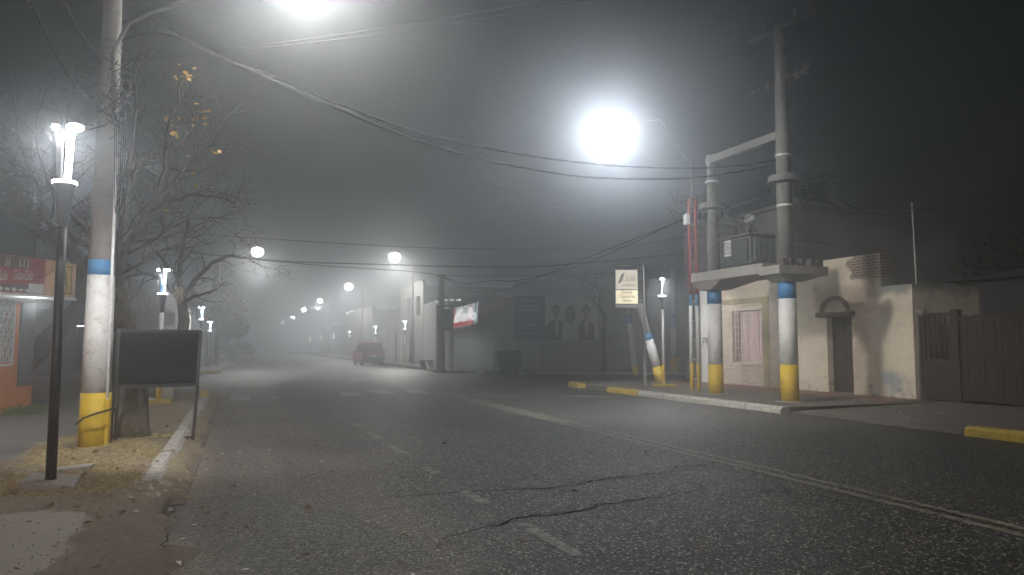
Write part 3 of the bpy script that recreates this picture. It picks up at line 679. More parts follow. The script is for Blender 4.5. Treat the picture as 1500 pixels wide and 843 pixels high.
# ------------------------------------------------------------------ trees
def branch(mb, r_, p, d, L, r0, depth, tips, wander=.22, up=.10, nseg=6, spread=.8, kids=(2, 4), thin=.004):
    pts = [p]; rs = [r0]; d = d.normalized()
    for k in range(nseg):
        d = (d + Vector((r_.gauss(0, wander), r_.gauss(0, wander), r_.gauss(0, wander) + up * .5))).normalized()
        pts.append(pts[-1] + d * L / nseg); rs.append(max(thin, r0 * (1 - .75 * (k + 1) / nseg)))
    mb.tube(pts, rs, 6 if r0 > .03 else (4 if r0 > .010 else 3), cap=False)
    if depth <= 0: tips.append((pts[-1], d)); return
    for k in range(r_.randint(*kids)):
        i = r_.randint(2 if nseg > 3 else 1, nseg); q = pts[i]
        dd = (pts[i] - pts[i - 1]).normalized()
        side = Vector((r_.gauss(0, 1), r_.gauss(0, 1), r_.gauss(.1, .8))); side = (side - dd * side.dot(dd)).normalized()
        branch(mb, r_, q, dd * (1 - spread * .4) + side * spread, L * r_.uniform(.42, .68), max(thin, rs[i] * .62), depth - 1, tips, wander * 1.1, up, max(3, nseg - 1), spread, kids, thin)
def limb(mb, r_, pts, r0, r1, depth, tips, every, Lb, **kw):
    pts = [Vector(p) for p in pts]; n = len(pts)
    fine = []
    for i in range(n - 1):
        for k in range(4): fine.append(pts[i].lerp(pts[i + 1], k / 4) + Vector((r_.gauss(0, .015), r_.gauss(0, .015), r_.gauss(0, .015))))
    fine.append(pts[-1]); m_ = len(fine); rs = [r0 + (r1 - r0) * i / (m_ - 1) for i in range(m_)]
    mb.tube(fine, rs, 8)
    for i in range(2, m_):
        if r_.random() < every:
            dd = (fine[i] - fine[i - 1]).normalized(); side = Vector((r_.gauss(.25, 1), r_.gauss(0, .8), r_.gauss(.3, .8))); side = (side - dd * side.dot(dd)).normalized()
            branch(mb, r_, fine[i], dd * .55 + side * .85, Lb * r_.uniform(.6, 1.2), max(.008, rs[i] * .4), depth, tips, **kw)
# near plane tree behind the chalkboard
tb = G(194, 641, .12); TD = 13.1
tr = thing('bare_tree', tb, 'nearly bare tree with a few yellow leaves behind the chalkboard', 'tree')
tp = [tb + Vector((0, 0, -.1)), tb + Vector((.0, 0, .12)), D(199, 600, 12.5), D(200, 565, 12.6), D(193, 520, 12.7), D(183, 480, 12.8), D(175, 450, 12.9), D(172, 425, 13.0)]
mb = MB(); mb.tube(tp, [.32, .25, .20, .178, .172, .18, .17, .14], 16); mb.build('trunk', bark, tr, smooth=True)
r_ = random.Random(11); tips = []; mb = MB(); kw = dict(wander=.20, up=.06, thin=.0035)
limb(mb, r_, [D(172, 432, 13.0), D(176, 395, 13.1), D(190, 355, 13.3), D(215, 315, 13.5), D(243, 280, 13.7), D(268, 250, 13.8), D(300, 215, 13.8), D(322, 190, 13.7)], .085, .014, 2, tips, .62, 1.25, **kw)
limb(mb, r_, [D(171, 432, 13.0), D(172, 380, 12.8), D(178, 320, 12.7), D(186, 260, 12.8), D(196, 200, 12.9), D(200, 140, 12.9), D(197, 95, 13)], .065, .010, 2, tips, .5, 1.0, **kw)
limb(mb, r_, [D(215, 315, 13.5), D(245, 295, 13.2), D(285, 285, 12.8), D(325, 290, 12.5), D(345, 297, 12.4)], .05, .008, 1, tips, .8, .55, **kw)
limb(mb, r_, [D(228, 300, 13.6), D(240, 250, 13.6), D(246, 190, 13.4), D(262, 150, 13.2), D(268, 110, 13.2)], .05, .008, 1, tips, .6, .6, **kw)
limb(mb, r_, [D(176, 395, 13.1), D(150, 360, 13.6), D(110, 320, 14), D(70, 270, 14.4), D(50, 200, 14.6), D(60, 130, 14.8)], .07, .008, 2, tips, .45, 1.0, **kw)
limb(mb, r_, [D(190, 355, 13.3), D(230, 345, 13.8), D(270, 320, 14.3), D(310, 318, 14.6), D(345, 322, 14.8)], .05, .008, 2, tips, .6, .8, **kw)
limb(mb, r_, [D(186, 260, 12.8), D(210, 235, 13.2), D(240, 230, 13.6), D(268, 205, 13.8), D(290, 180, 13.9), D(296, 150, 13.9)], .045, .008, 2, tips, .6, .7, **kw)
mb.build('crown', twig_m, tr)
mb = MB()
def cluster(px, py, d, n, s_, sp):
    for k in range(n):
        p = D(px, py, d) + Vector((r_.gauss(0, sp), r_.gauss(0, sp), r_.gauss(0, sp)))
        a = r_.uniform(0, 6.28); ux = Vector((math.cos(a), math.sin(a) * .5, r_.uniform(-.7, .7))).normalized() * s_ * r_.uniform(.6, 1.2)
        uy = Vector((-ux.z, r_.uniform(-.04, .04), ux.x)) * r_.uniform(.3, .85)
        mb.add([p - ux, p - ux * .3 + uy * .7, p + ux * .2 + uy * 1.0, p + ux, p + ux * .2 - uy, p - ux * .3 - uy * .7], [(0, 1, 2, 3), (0, 3, 4, 5)])
for a in ((266, 104, 13.2, 7, .06, .10), (278, 113, 13.2, 4, .06, .06), (262, 122, 13.2, 2, .05, .05), (295, 152, 13.9, 2, .05, .04), (304, 165, 13.9, 5, .055, .07), (297, 178, 13.9, 4, .05, .06), (249, 180, 13.4, 5, .055, .07), (252, 200, 13.4, 2, .045, .05), (240, 240, 13, 2, .04, .2), (215, 270, 13, 2, .04, .3), (290, 260, 13, 2, .04, .2),
          (317, 224, 12.6, 4, .055, .05), (285, 185, 13.8, 2, .05, .04), (256, 195, 13.4, 2, .06, .03)): cluster(*a)
mb.build('leaves', leaf_y, tr)
# second street tree, lime-washed foot
tb = G(243, 589, .13)
tr = thing('street_tree', tb, 'street tree with lime washed trunk foot just right of the yellow stand', 'tree')
kt = lambda px, py, d: D(px, py, d)
MB().tube([tb + Vector((0, 0, -.1)), tb + Vector((0, 0, .5)), D(246, 552, 20.6)], [.22, .17, .16], 14).build('limewashed_foot', lime, tr, smooth=True)
MB().tube([D(246, 552, 20.6), D(252, 525, 20.7), D(266, 495, 20.8), D(270, 470, 20.9), D(266, 440, 21)], [.158, .155, .15, .15, .13], 12).build('trunk', bark, tr, smooth=True)
r_ = random.Random(19); tips = []; mb = MB(); kw = dict(wander=.22, up=.02, thin=.005)
limb(mb, r_, [D(266, 442, 21), D(285, 410, 21.5), D(310, 385, 22), D(340, 374, 22.3), D(365, 380, 22.4), D(385, 392, 22.4)], .085, .010, 2, tips, .6, .65, **kw)
limb(mb, r_, [D(266, 442, 21), D(240, 410, 21), D(215, 400, 20.6), D(190, 405, 20.3), D(170, 420, 20)], .09, .012, 2, tips, .7, 1.3, **kw)
limb(mb, r_, [D(266, 442, 21), D(262, 400, 21.3), D(270, 350, 21.6), D(285, 300, 22), D(300, 265, 22)], .09, .012, 2, tips, .7, 1.4, **kw)
limb(mb, r_, [D(262, 410, 21.3), D(230, 370, 22), D(205, 340, 22.5), D(185, 310, 23)], .07, .01, 2, tips, .7, 1.4, **kw)
limb(mb, r_, [D(270, 440, 21), D(300, 430, 20.6), D(318, 425, 20.2)], .05, .01, 1, tips, .7, .8, **kw)
mb.build('crown', twig_m, tr)
mb = MB()
for k in range(22):
    a = D(263 + r_.gauss(0, 2.2), 424 + r_.gauss(0, 3), 20.2); mb.tube([a, a + Vector((r_.gauss(0, .07), r_.gauss(0, .05), r_.uniform(-.35, -.1)))], .012, 4)
mb.build('dry_pods', grass_dry, tr); mb = MB()
for k in range(26):
    a = D(r_.uniform(180, 240), 433 + r_.gauss(0, 9), 20.2); mb.tube([a, a + Vector((r_.gauss(0, .2), r_.gauss(0, .1), r_.gauss(-.05, .12)))], .008, 4)
mb.build('dry_twigs', grass_dry, tr)
def leaf_cloud(mb, r_, c, rad, n, s_):
    c = Vector(c)
    for k in range(n):
        while True:
            q = Vector((r_.uniform(-1, 1), r_.uniform(-1, 1), r_.uniform(-1, 1)))
            if q.length < 1: break
        q = q * (.55 + .45 * q.length); p = c + Vector((q.x * rad[0], q.y * rad[1], q.z * rad[2]))
        ux = Vector((r_.gauss(0, 1), r_.gauss(0, 1), r_.gauss(0, .6))).normalized() * s_ * r_.uniform(.5, 1.3); uy = ux.orthogonal().normalized() * s_ * .5
        mb.add([p - ux, p + uy, p + ux, p - uy], [(0, 1, 2, 3)])
# tree leaning over the shop at the far left
tb = Vector((-5.8, 21.6, .12))
tr = thing('corner_tree', tb, 'leaning tree with olive foliage behind the orange shop corner', 'tree')
MB().tube([tb, D(118, 450, 21.5), D(124, 400, 21.6), D(112, 375, 21.7), D(84, 355, 21.8), D(48, 336, 21.9)], [.30, .25, .24, .22, .2, .13], 12).build('trunk', bark, tr, smooth=True)
r_ = random.Random(31); tips = []; mb = MB(); kw = dict(wander=.2, up=.08, thin=.005)
for pts in ([D(84, 355, 21.8), D(60, 300, 21.5), D(40, 240, 21.3), D(25, 180, 21.2), D(15, 110, 21)], [D(112, 375, 21.7), D(100, 320, 21.5), D(105, 260, 21.4), D(95, 200, 21.4), D(100, 150, 21)],
            [D(48, 336, 21.9), D(20, 320, 21.6), D(-20, 300, 21)], [D(124, 400, 21.6), D(140, 350, 21.4), D(150, 300, 21.3), D(170, 240, 21)]):
    limb(mb, r_, pts, .10, .012, 2, tips, .75, 1.5, **kw)
mb.build('limbs', twig_m, tr)
mb = MB()
for c_, rad, n in ((D(22, 270, 21.2), (1.0, .7, .7), 900), (D(8, 305, 21), (.9, .7, .45), 700), (D(40, 318, 21.4), (.5, .5, .35), 350), (D(30, 215, 21.2), (.6, .5, .5), 220)): leaf_cloud(mb, r_, c_, rad, n, .09)
mb.build('foliage', leaf_yg, tr)
# far left leafy trees over the parked cars
def leafy(name, base, trunk, clouds, label, seed, s_=.16):
    r_ = random.Random(seed); t = thing(name, base, label, 'tree', 'leafy trees on the far left sidewalk')
    MB().tube([base] + trunk, [.2] + [.17] * (len(trunk) - 1) + [.12], 10).build('trunk', bark, t, smooth=True)
    mb = MB(); tips = []
    for c_, rad, n in clouds: limb(mb, r_, [trunk[-2], trunk[-1].lerp(Vector(c_), .5), Vector(c_)], .08, .02, 1, tips, .6, 1.6, thin=.008)
    mb.build('limbs', twig_m, t)
    mb = MB()
    for c_, rad, n in clouds: leaf_cloud(mb, r_, c_, rad, n, s_)
    mb.build('foliage', leaf_g, t)
leafy('leafy_tree', Vector((-1.9, 54, .13)), [D(305, 505, 52.5), D(307, 480, 52.5), D(318, 455, 52.5)],
      [(D(318, 450, 52.5), (2.2, 2, 1.2), 1800), (D(340, 478, 52), (1.2, 1.2, .9), 900), (D(300, 440, 53), (1.6, 1.6, 1.2), 900), (D(330, 430, 53), (1.2, 1.2, .8), 600)],
      'dark leafy tree leaning over the parked cars on the far left', 41)
leafy('leafy_tree', Vector((-2.0, 70, .13)), [D(316, 512, 68), D(318, 500, 68), D(322, 485, 68)], [(D(322, 495, 68), (2.2, 2, 1.6), 900), (D(316, 470, 69), (2.4, 2, 1.6), 800)],
      'farther leafy tree fading into fog behind the parked cars', 42)
# thin pruned trees on the far right corner
def sprout_tree(px, ypx, Yref, label, seed, name='pruned_tree'):
    r_ = random.Random(seed); b_ = G(px, ypx, .13); d = (b_ - O0).dot(Vector((FW[0], FW[1], 0)))
    t = thing(name, b_, label, 'tree')
    tp = [b_, D(px + 2, 520, d), D(px - 1, 495, d), D(px + 2, 465, d), D(px - 6, 450, d)]
    MB().tube(tp, [.13, .11, .10, .09, .07], 10).build('trunk', bark, t, smooth=True)
    mb = MB(); tips = []
    limb(mb, r_, [tp[-2], D(px - 15, 440, d), D(px - 40, 425, d)], .06, .012, 1, tips, .9, 1.1, thin=.008)
    limb(mb, r_, [tp[-1], D(px - 5, 430, d), D(px - 12, 415, d)], .05, .012, 1, tips, .9, 1.0, thin=.008)
    limb(mb, r_, [tp[2], D(px + 8, 500, d), D(px + 12, 490, d)], .03, .01, 1, tips, .9, .5, thin=.008)
    mb.build('crown', twig_m, t)
sprout_tree(884, 545, 35, 'thin bare tree in front of the portrait poster wall', 51)
r_ = random.Random(61); b_ = Vector((11.9, 84, .13)); t = thing('sapling', b_, 'small sapling with pale leaves left of the red van', 'tree')
q0 = D(516, 500, 84)
MB().tube([b_, b_.lerp(q0, .5) , q0], [.06, .05, .03], 8).build('trunk', bark, t)
mb = MB(); leaf_cloud(mb, r_, D(515, 498, 84), (.9, .9, .9), 160, .16); mb.build('foliage', leaf_yg, t)
# ------------------------------------------------------------------ orange corner shop (left)
SX = -4.64
shop = thing('corner_shop', (SX - 1, 18, 0), 'orange walled corner shop with advertising canopy at the left edge', 'shop')
yw1 = AX(18, 480, SX).y; yw0 = 14.6; zw0 = AX(16, 529, SX).z; zw1 = 2.75; yc = 20.76
ysb = [2, yw0, yw1, yc]; zsb = [0, zw0, zw1, 3.2]
MB().cells(ysb, zsb, lambda u_, z: not (yw0 < u_ < yw1 and zw0 < z < zw1), lambda u_, z, d: (SX - d, u_, z), .25).build('wall', orange_w, shop)
MB().box(-13, SX - .26, 20.5, yc - .004, 0, 3.2).build('side_wall', brownwall, shop)
MB().box(-13, SX - .02, 2, yc - .1, 3.2, 4.3).build('upper_storey', green_dark, shop)
MB().box(SX + .0, SX + .035, 18.75, yc + .03, 0, .16).build('plinth', kerb_white, shop)
pn = MB().box(SX - .16, SX - .13, yw0, yw1, zw0, zw1).build('window', pale_print, shop)
mb = MB()
ny_ = 22
for k in range(ny_ + 1):
    y = yw0 + (yw1 - yw0) * k / ny_; mb.box(SX + .0, SX + .018, y - .008, y + .008, zw0, zw1)
for k in range(9):
    z = zw0 + (zw1 - zw0) * k / 8; mb.box(SX - .002, SX + .02, yw0, yw1, z - .01, z + .01)
for k in range(ny_):
    y0_ = yw0 + (yw1 - yw0) * k / ny_; y1_ = yw0 + (yw1 - yw0) * (k + 1) / ny_
    for j in range(8):
        z0_ = zw0 + (zw1 - zw0) * j / 8; z1_ = zw0 + (zw1 - zw0) * (j + 1) / 8
        if (k + j) % 2: mb.bar((SX + .024, y0_, z0_), (SX + .024, y1_, z1_), .014)
        else: mb.bar((SX + .024, y0_, z1_), (SX + .024, y1_, z0_), .014)
mb.build('grille', white_m, pn)
mb = MB()
for a in ((yw0 - .05, yw0, zw0 - .05, zw1), (yw1, yw1 + .05, zw0 - .05, zw1), (yw0 - .05, yw1 + .05, zw0 - .10, zw0 - .05)): mb.box(SX - .1, SX + .04, *a)
mb.build('frame', white_m, pn)
yp0, yp1 = AX(26, 520, SX).y, AX(46, 500, SX).y
tag(MB().box(SX + .004, SX + .05, yp0, yp1, AX(26, 567, SX).z, 2.75).build('wall_board', greypanel, bevel=.006, base=(SX, yp0, 1)), 'long blank grey board fixed on the orange shop wall', 'board')
# canopy: a box with a rounded street end
z0c, z1c = 2.56, 3.26
Pa = D(0, 400, 13.5); Pb = D(65, 405, 14.4); Pc = D(103, 410, 15.1)
front = [(-4.62, 15.0), (Pa.x, Pa.y), (Pb.x, Pb.y), (Pc.x, Pc.y)]
for k in range(1, 7):
    a = math.radians(-30 + k * 22); front.append((Pc.x - .25 + .30 * math.cos(a), Pc.y + .22 + .30 * math.sin(a)))
front += [(-4.62, 18.9)]
MB().prism(front, z0c, z1c).build('canopy', sign_orange, shop)
mb = MB(); cen = (-4.2, 17.2)
ins = [(cen[0] + (x - cen[0]) * 1.03, cen[1] + (y - cen[1]) * 1.02) for x, y in front]; ins[0] = (-4.60, 14.9); ins[-1] = (-4.60, 19.0)
mb.prism(ins, z0c - .05, z0c - .003); mb.build('canopy_soffit', white_m, shop)
def quad_on(a, b_, t0, t1, za, zb_, out, name, mat, parent, th=.012):
    a, b_ = Vector((a[0], a[1], 0)), Vector((b_[0], b_[1], 0)); n_ = (b_ - a).normalized(); n_ = Vector((n_.y, -n_.x, 0))
    p, q = a.lerp(b_, t0) + n_ * out, a.lerp(b_, t1) + n_ * out
    return MB().plate([p + Vector((0, 0, za)), q + Vector((0, 0, za)), q + Vector((0, 0, zb_)), p + Vector((0, 0, zb_))], n_ * th).build(name, mat, parent)
A_, B_, C_ = (Pa.x, Pa.y), (Pb.x, Pb.y), (Pc.x, Pc.y)
sg = quad_on(A_, B_, -.45, 1.0, z0c + .01, z1c - .01, .002, 'sign_panel', sign_red, shop)
quad_on(A_, B_, -.45, .62, z1c - .24, z1c - .02, .015, 'bottle_print', sign_dark, sg, .004)
quad_on(A_, B_, -.45, .62, z0c + .02, z0c + .16, .015, 'ice_print', sign_dark, sg, .004)
quad_on(A_, B_, .63, .98, z0c + .02, z0c + .20, .015, 'snow_print', sign_snow, sg, .004)
a3, b3 = Vector((*A_, 0)), Vector((*B_, 0)); ud = (b3 - a3).normalized(); un = Vector((ud.y, -ud.x, 0))
for t_, L in ((-.42, .52), (.27, .40)):
    text('Coca-Cola', 'lettering', sign_snow, sg, a3.lerp(b3, t_) + un * .018 + Vector((0, 0, z0c + .20 + .05 * (t_ > 0))), ud + Vector((0, 0, .04)), (0, 0, 1), .26, .006, shear=.35, width=L)
mb = MB()
for t_, s_ in ((.08, .03), (.14, .03), (.38, .035), (.47, .035), (.56, .035), (-.2, .03)):
    p = a3.lerp(b3, t_) + un * .021
    mb.plate([p + Vector((0, 0, z1c - .22)), p + ud * .05 + Vector((0, 0, z1c - .22)), p + ud * .035 + Vector((0, 0, z1c - .04)), p + ud * .012 + Vector((0, 0, z1c - .04))], un * .003)
mb.build('bottle_shapes', pale_print, sg)
mb = MB()
for k in range(9):
    p = a3.lerp(b3, -.3 + k * .15) + un * .021; h_ = .05 + .05 * ((k * 37) % 5) / 5
    mb.plate([p + ud * (.055 * math.cos(i * math.pi / 3)) + Vector((0, 0, z0c + .06 + h_ * .5 * math.sin(i * math.pi / 3))) for i in range(6)], un * .003)
mb.build('ice_shapes', sign_snow, sg)
sg2 = quad_on(B_, C_, .50, 1.0, z0c + .02, z1c - .04, .004, 'sign_panel', sign_yellow, shop)
b4, c4 = Vector((*B_, 0)), Vector((*C_, 0)); u2 = (c4 - b4).normalized(); n2_ = Vector((u2.y, -u2.x, 0))
text('A', 'lettering', sign_dark, sg2, b4.lerp(c4, .66) + n2_ * .02 + Vector((0, 0, z0c + .14)), u2, (0, 0, 1), .52, .006, width=.16)
mb = MB()
p0 = b4.lerp(c4, .60) + n2_ * .019
for (a, b_, c_, d_) in ((0, .02, .08, .60), (.28, .30, .08, .60), (0, .30, .06, .08), (0, .30, .60, .62)):
    mb.plate([p0 + u2 * a + Vector((0, 0, z0c + c_)), p0 + u2 * b_ + Vector((0, 0, z0c + c_)), p0 + u2 * b_ + Vector((0, 0, z0c + d_)), p0 + u2 * a + Vector((0, 0, z0c + d_))], n2_ * .004)
mb.build('letter_border', sign_dark, sg2)
tubel = MB().tube([(-4.35, 14.2, 2.46), (-4.35, 15.0, 2.46)], .025, 8).build('tube_lamp', LED2s, shop)
spot(shop, (-4.2, 15.2, 2.42), 60, 170, .2, (.95, 1, .97))
point(shop, (-3.75, 16.6, 2.36), 20, .15, (.95, 1, .97))
tag(MB().box(-6.2, -5.75, 20.0, 20.45, 4.3, 4.95).build('chimney_block', p_white, base=(-6, 20.2, 4.3)), 'pale masonry block standing on the dark shop roof', 'chimney')
fl = thing('floodlight', D(17, 322, 22), 'tiny white floodlight shining among the olive leaves', 'floodlight')
q = D(17, 322, 22); MB().obox(q, (.10, 0, 0), (0, .04, 0), (0, 0, .06)).build('housing', black_metal, fl); MB().obox(q + Vector((.02, -.045, -.01)), (.08, 0, 0), (0, .004, 0), (0, 0, .045)).build('lens', LED2, fl)
MB().bar(q, q + Vector((-.3, .4, -1.3)), .04).build('bracket', black_metal, fl)
# small yellow stand by the second torch lamp
ys_ = G(222, 592, .13)
st = thing('yellow_stand', ys_, 'low yellow metal stand beside the second torch lamp', 'stand')
for dx_ in (-.28, .12): MB().bar(ys_ + Vector((dx_, 0, 0)), ys_ + Vector((dx_, 0, 1.05)), .06).build('leg', p_yellow, st)
MB().bar(ys_ + Vector((-.32, 0, .98)), ys_ + Vector((.16, 0, .98)), .05).build('rail', p_yellow, st)
wb = D(221, 585, 19.5)
r_ = random.Random(3); mb = MB(); mb.lathe(G(221, 591, .12) + Vector((0, -.3, 0)), [(.10, 0), (.14, .05), (.13, .10), (.08, .15), (.03, .16)], 10, 1.3, .9)
tag(mb.build('plastic_bag', p_white, smooth=True, base=G(221, 591, .12)), 'white plastic bag on the soil by the yellow stand', 'bag')

# ------------------------------------------------------------------ far left block: corner shop with brown awning sign and more fronts
ms = thing('awning_shop', (-7, 48, .14), 'corner shop with brown lettered awning across the left side street', 'shop')
c0, c1, c2, c3 = Vector((-14, 47.4, 0)), Vector((-6.6, 47.0, 0)), Vector((-4.4, 50.2, 0)), Vector((-4.4, 60, 0))
def wall_seg(a, b_, z0, z1, mat, name, parent, holes=(), th=.25):
    a, b_ = Vector(a), Vector(b_); L = (b_ - a).length; dd = (b_ - a).normalized(); n_ = Vector((-dd.y, dd.x, 0))
    us = sorted({0, L, *[h[0] for h in holes], *[h[1] for h in holes]}); zs = sorted({z0, z1, *[h[2] for h in holes], *[h[3] for h in holes]})
    fil = lambda u_, z: not any(h[0] < u_ < h[1] and h[2] < z < h[3] for h in holes)
    return MB().cells(us, zs, fil, lambda u_, z, d: a + dd * u_ + n_ * d + Vector((0, 0, z)), th).build(name, mat, parent)
def pane(a, b_, h, mat, name, parent, dep=.12):
    a, b_ = Vector(a), Vector(b_); dd = (b_ - a).normalized(); n_ = Vector((-dd.y, dd.x, 0))
    p = a + dd * h[0] + n_ * dep; q = a + dd * h[1] + n_ * dep
    return MB().plate([p + Vector((0, 0, h[2])), q + Vector((0, 0, h[2])), q + Vector((0, 0, h[3])), p + Vector((0, 0, h[3]))], n_ * .03).build(name, mat, parent)
hA = [(1.5, 3.4, .4, 2.5), (3.7, 5.2, .4, 2.5), (5.5, 7.0, .15, 2.6)]
wall_seg(c0, c1, .1, 5.4, brownwall, 'wall', ms, hA); wall_seg(c1, c2, .1, 5.4, brownwall, 'wall', ms, [(.5, 3.3, .3, 2.6)]); wall_seg(c2, c3, .1, 5.4, brownwall, 'wall', ms)
for k, h in enumerate(hA):
    w_ = pane(c0, c1, h, glass_dark, 'window', ms)
    dd = (c1 - c0).normalized(); mb = MB()
    rr_ = random.Random(70 + k)
    for j in range(7):
        p = c0 + dd * rr_.uniform(h[0] + .1, h[1] - .45) + Vector((0, .06, rr_.uniform(h[2] + .15, h[3] - .5)))
        mb.plate([p, p + dd * rr_.uniform(.15, .4), p + dd * .3 + Vector((0, 0, rr_.uniform(.1, .35))), p + Vector((0, 0, .25))], (0, -.01, 0))
    mb.build('poster', bill_blue if k else pale_print, w_)
    mb = MB()
    for j in range(9): p = c0 + dd * (h[0] + (h[1] - h[0]) * j / 8) + Vector((0, .02, 0)); mb.bar(p + Vector((0, 0, h[2])), p + Vector((0, 0, h[3])), .02)
    mb.build('grille', black_metal, w_)
w_ = pane(c1, c2, (.5, 3.3, .3, 2.6), glass_dark, 'window', ms)
MB().bar(c0 + Vector((5.5, -.3, 2.62)), c0 + Vector((6.9, -.3, 2.62)), .05).build('tube_lamp', LED2s, ms)
def awning(a, b_, za, zb_, dep, name):
    a, b_ = Vector(a), Vector(b_); dd = (b_ - a).normalized(); n_ = Vector((dd.y, -dd.x, 0))
    mb = MB(); P4 = [a + Vector((0, 0, zb_)), b_ + Vector((0, 0, zb_)), b_ + n_ * dep + Vector((0, 0, za + .75)), a + n_ * dep + Vector((0, 0, za + .75)), a + n_ * dep + Vector((0, 0, za)), b_ + n_ * dep + Vector((0, 0, za))]
    mb.plate([P4[3], P4[2], P4[1], P4[0]], (0, 0, .03)); mb.plate([P4[4], P4[5], P4[2] - Vector((0, 0, .005)), P4[3] - Vector((0, 0, .005))], n_ * -.03)
    return mb.build(name, maroon, ms), n_, dd
aw, n_, dd = awning(c0 + (c1 - c0) * .05, c1, 2.75, 3.9, .8, 'awning')
text('Morales', 'lettering', pale_print, aw, c0.lerp(c1, .62) + n_ * .83 + Vector((0, 0, 2.98)), dd, (0, 0, 1), .62, .03, shear=.25, width=3.0)
text('MOTOS', 'lettering', pale_print, aw, c0.lerp(c1, .80) + n_ * .83 + Vector((0, 0, 2.79)), dd, (0, 0, 1), .2, .03, shear=.2, width=1.1)
aw, n_, dd = awning(c1, c2, 2.75, 3.9, .8, 'awning')
text('Morales', 'lettering', pale_print, aw, c1.lerp(c2, .02) + n_ * .83 + Vector((0, 0, 2.98)), dd, (0, 0, 1), .72, .03, shear=.25, width=3.0)
text('MOTOS', 'lettering', pale_print, aw, c1.lerp(c2, .55) + n_ * .83 + Vector((0, 0, 2.79)), dd, (0, 0, 1), .2, .03, shear=.2, width=1.1)
# lit vertical sign
q = D(275, 471, 52)
ls = thing('lit_sign', q, 'narrow upright white lit sign glowing behind the street tree', 'sign')
MB().obox(q, (.30, 0, 0), (0, .08, 0), (0, 0, 1.25)).build('sign_box', grey_metal, ls)
MB().obox(q + Vector((.0, -.09, 0)), (.2, 0, 0), (0, .008, 0), (0, 0, .95)).build('lit_face', EM('warm_sign_light', (1, .96, .85), 1.1), ls)
MB().bar(q + Vector((-.3, 0, -.6)), q + Vector((-1.6, .3, -.6)), .06).build('bracket', black_metal, ls)
point(ls, q + Vector((0, -.5, 0)), 12, .3)
def frontage(name, X, y0, y1, h, mat, label, side, openings, group):
    t = thing(name, (X, (y0 + y1) / 2, .14), label, 'building', group)
    a, b_ = ((X, y0, 0), (X, y1, 0)) if side < 0 else ((X, y1, 0), (X, y0, 0))
    L = y1 - y0
    hs = [((o[0] if side < 0 else L - o[1]), (o[1] if side < 0 else L - o[0]), o[2], o[3]) for o in openings]
    wall_seg(a, b_, .1, h, mat, 'wall', t, hs)
    s_ = -1 if side < 0 else 1
    MB().box(min(X + s_ * .26, X + s_ * 9), max(X + s_ * .26, X + s_ * 9), y0, y1, .1, h - .3).build('block', mat, t)
    for o, h_ in zip(openings, hs):
        nm = o[4]; m_ = {'shutter': shutter_m, 'door': wood_dark, 'window': glass_dark}[nm]
        pane(a, b_, h_, m_, nm, t, .10)
    MB().box(X - .12, X + .12, y0 + .02, y1 - .02, h + .002, h + .14).build('cornice', mat, t)
    return t
gl = 'building fronts along the far left sidewalk'; gR = 'building fronts along the far right sidewalk'
frontage('street_front', -4.6, 60.2, 74, 4.6, grey_wall, 'grey shop front beyond the brown awning shop', -1, [(1, 4, .14, 2.8, 'shutter'), (6, 7.2, .14, 2.4, 'door'), (9, 12, .9, 2.5, 'window')], gl)
frontage('street_front', -4.6, 74.2, 96, 6.2, pale_wall, 'taller pale front deep in fog on the left', -1, [(2, 5, .14, 2.8, 'shutter'), (8, 9.2, .14, 2.4, 'door'), (12, 15, .9, 2.5, 'window'), (2, 4, 3.6, 5, 'window'), (8, 10, 3.6, 5, 'window')], gl)
frontage('street_front', 13.1, 55.2, 64, 6.4, grey_wall, 'two storey grey front left of the shuttered corner shop', 1, [(.8, 3.4, .14, 3.0, 'shutter'), (4.2, 5.4, .14, 2.7, 'door'), (6, 8.2, .14, 2.9, 'shutter'), (1, 2.4, 3.9, 5.4, 'window'), (4.4, 5.8, 3.9, 5.4, 'window')], gR)
frontage('street_front', 13.1, 64.2, 78, 4.6, pale_wall, 'low pale front with dark doorway behind the red van', 1, [(1, 2.4, .14, 2.8, 'door'), (4, 7, .14, 2.9, 'shutter'), (9, 12, .14, 2.9, 'shutter')], gR)
frontage('street_front', 13.1, 78.2, 100, 5.6, grey_wall, 'grey front beyond the red van, nearly lost in fog', 1, [(2, 5, .14, 2.8, 'shutter'), (8, 9.4, .14, 2.6, 'door'), (12, 15, .9, 2.6, 'window')], gR)
frontage('street_front', 13.1, 100.2, 130, 4.2, pale_wall, 'farthest pale front melting into the fog on the right', 1, [(2, 5, .14, 2.8, 'shutter'), (10, 12, .14, 2.6, 'door')], gR)

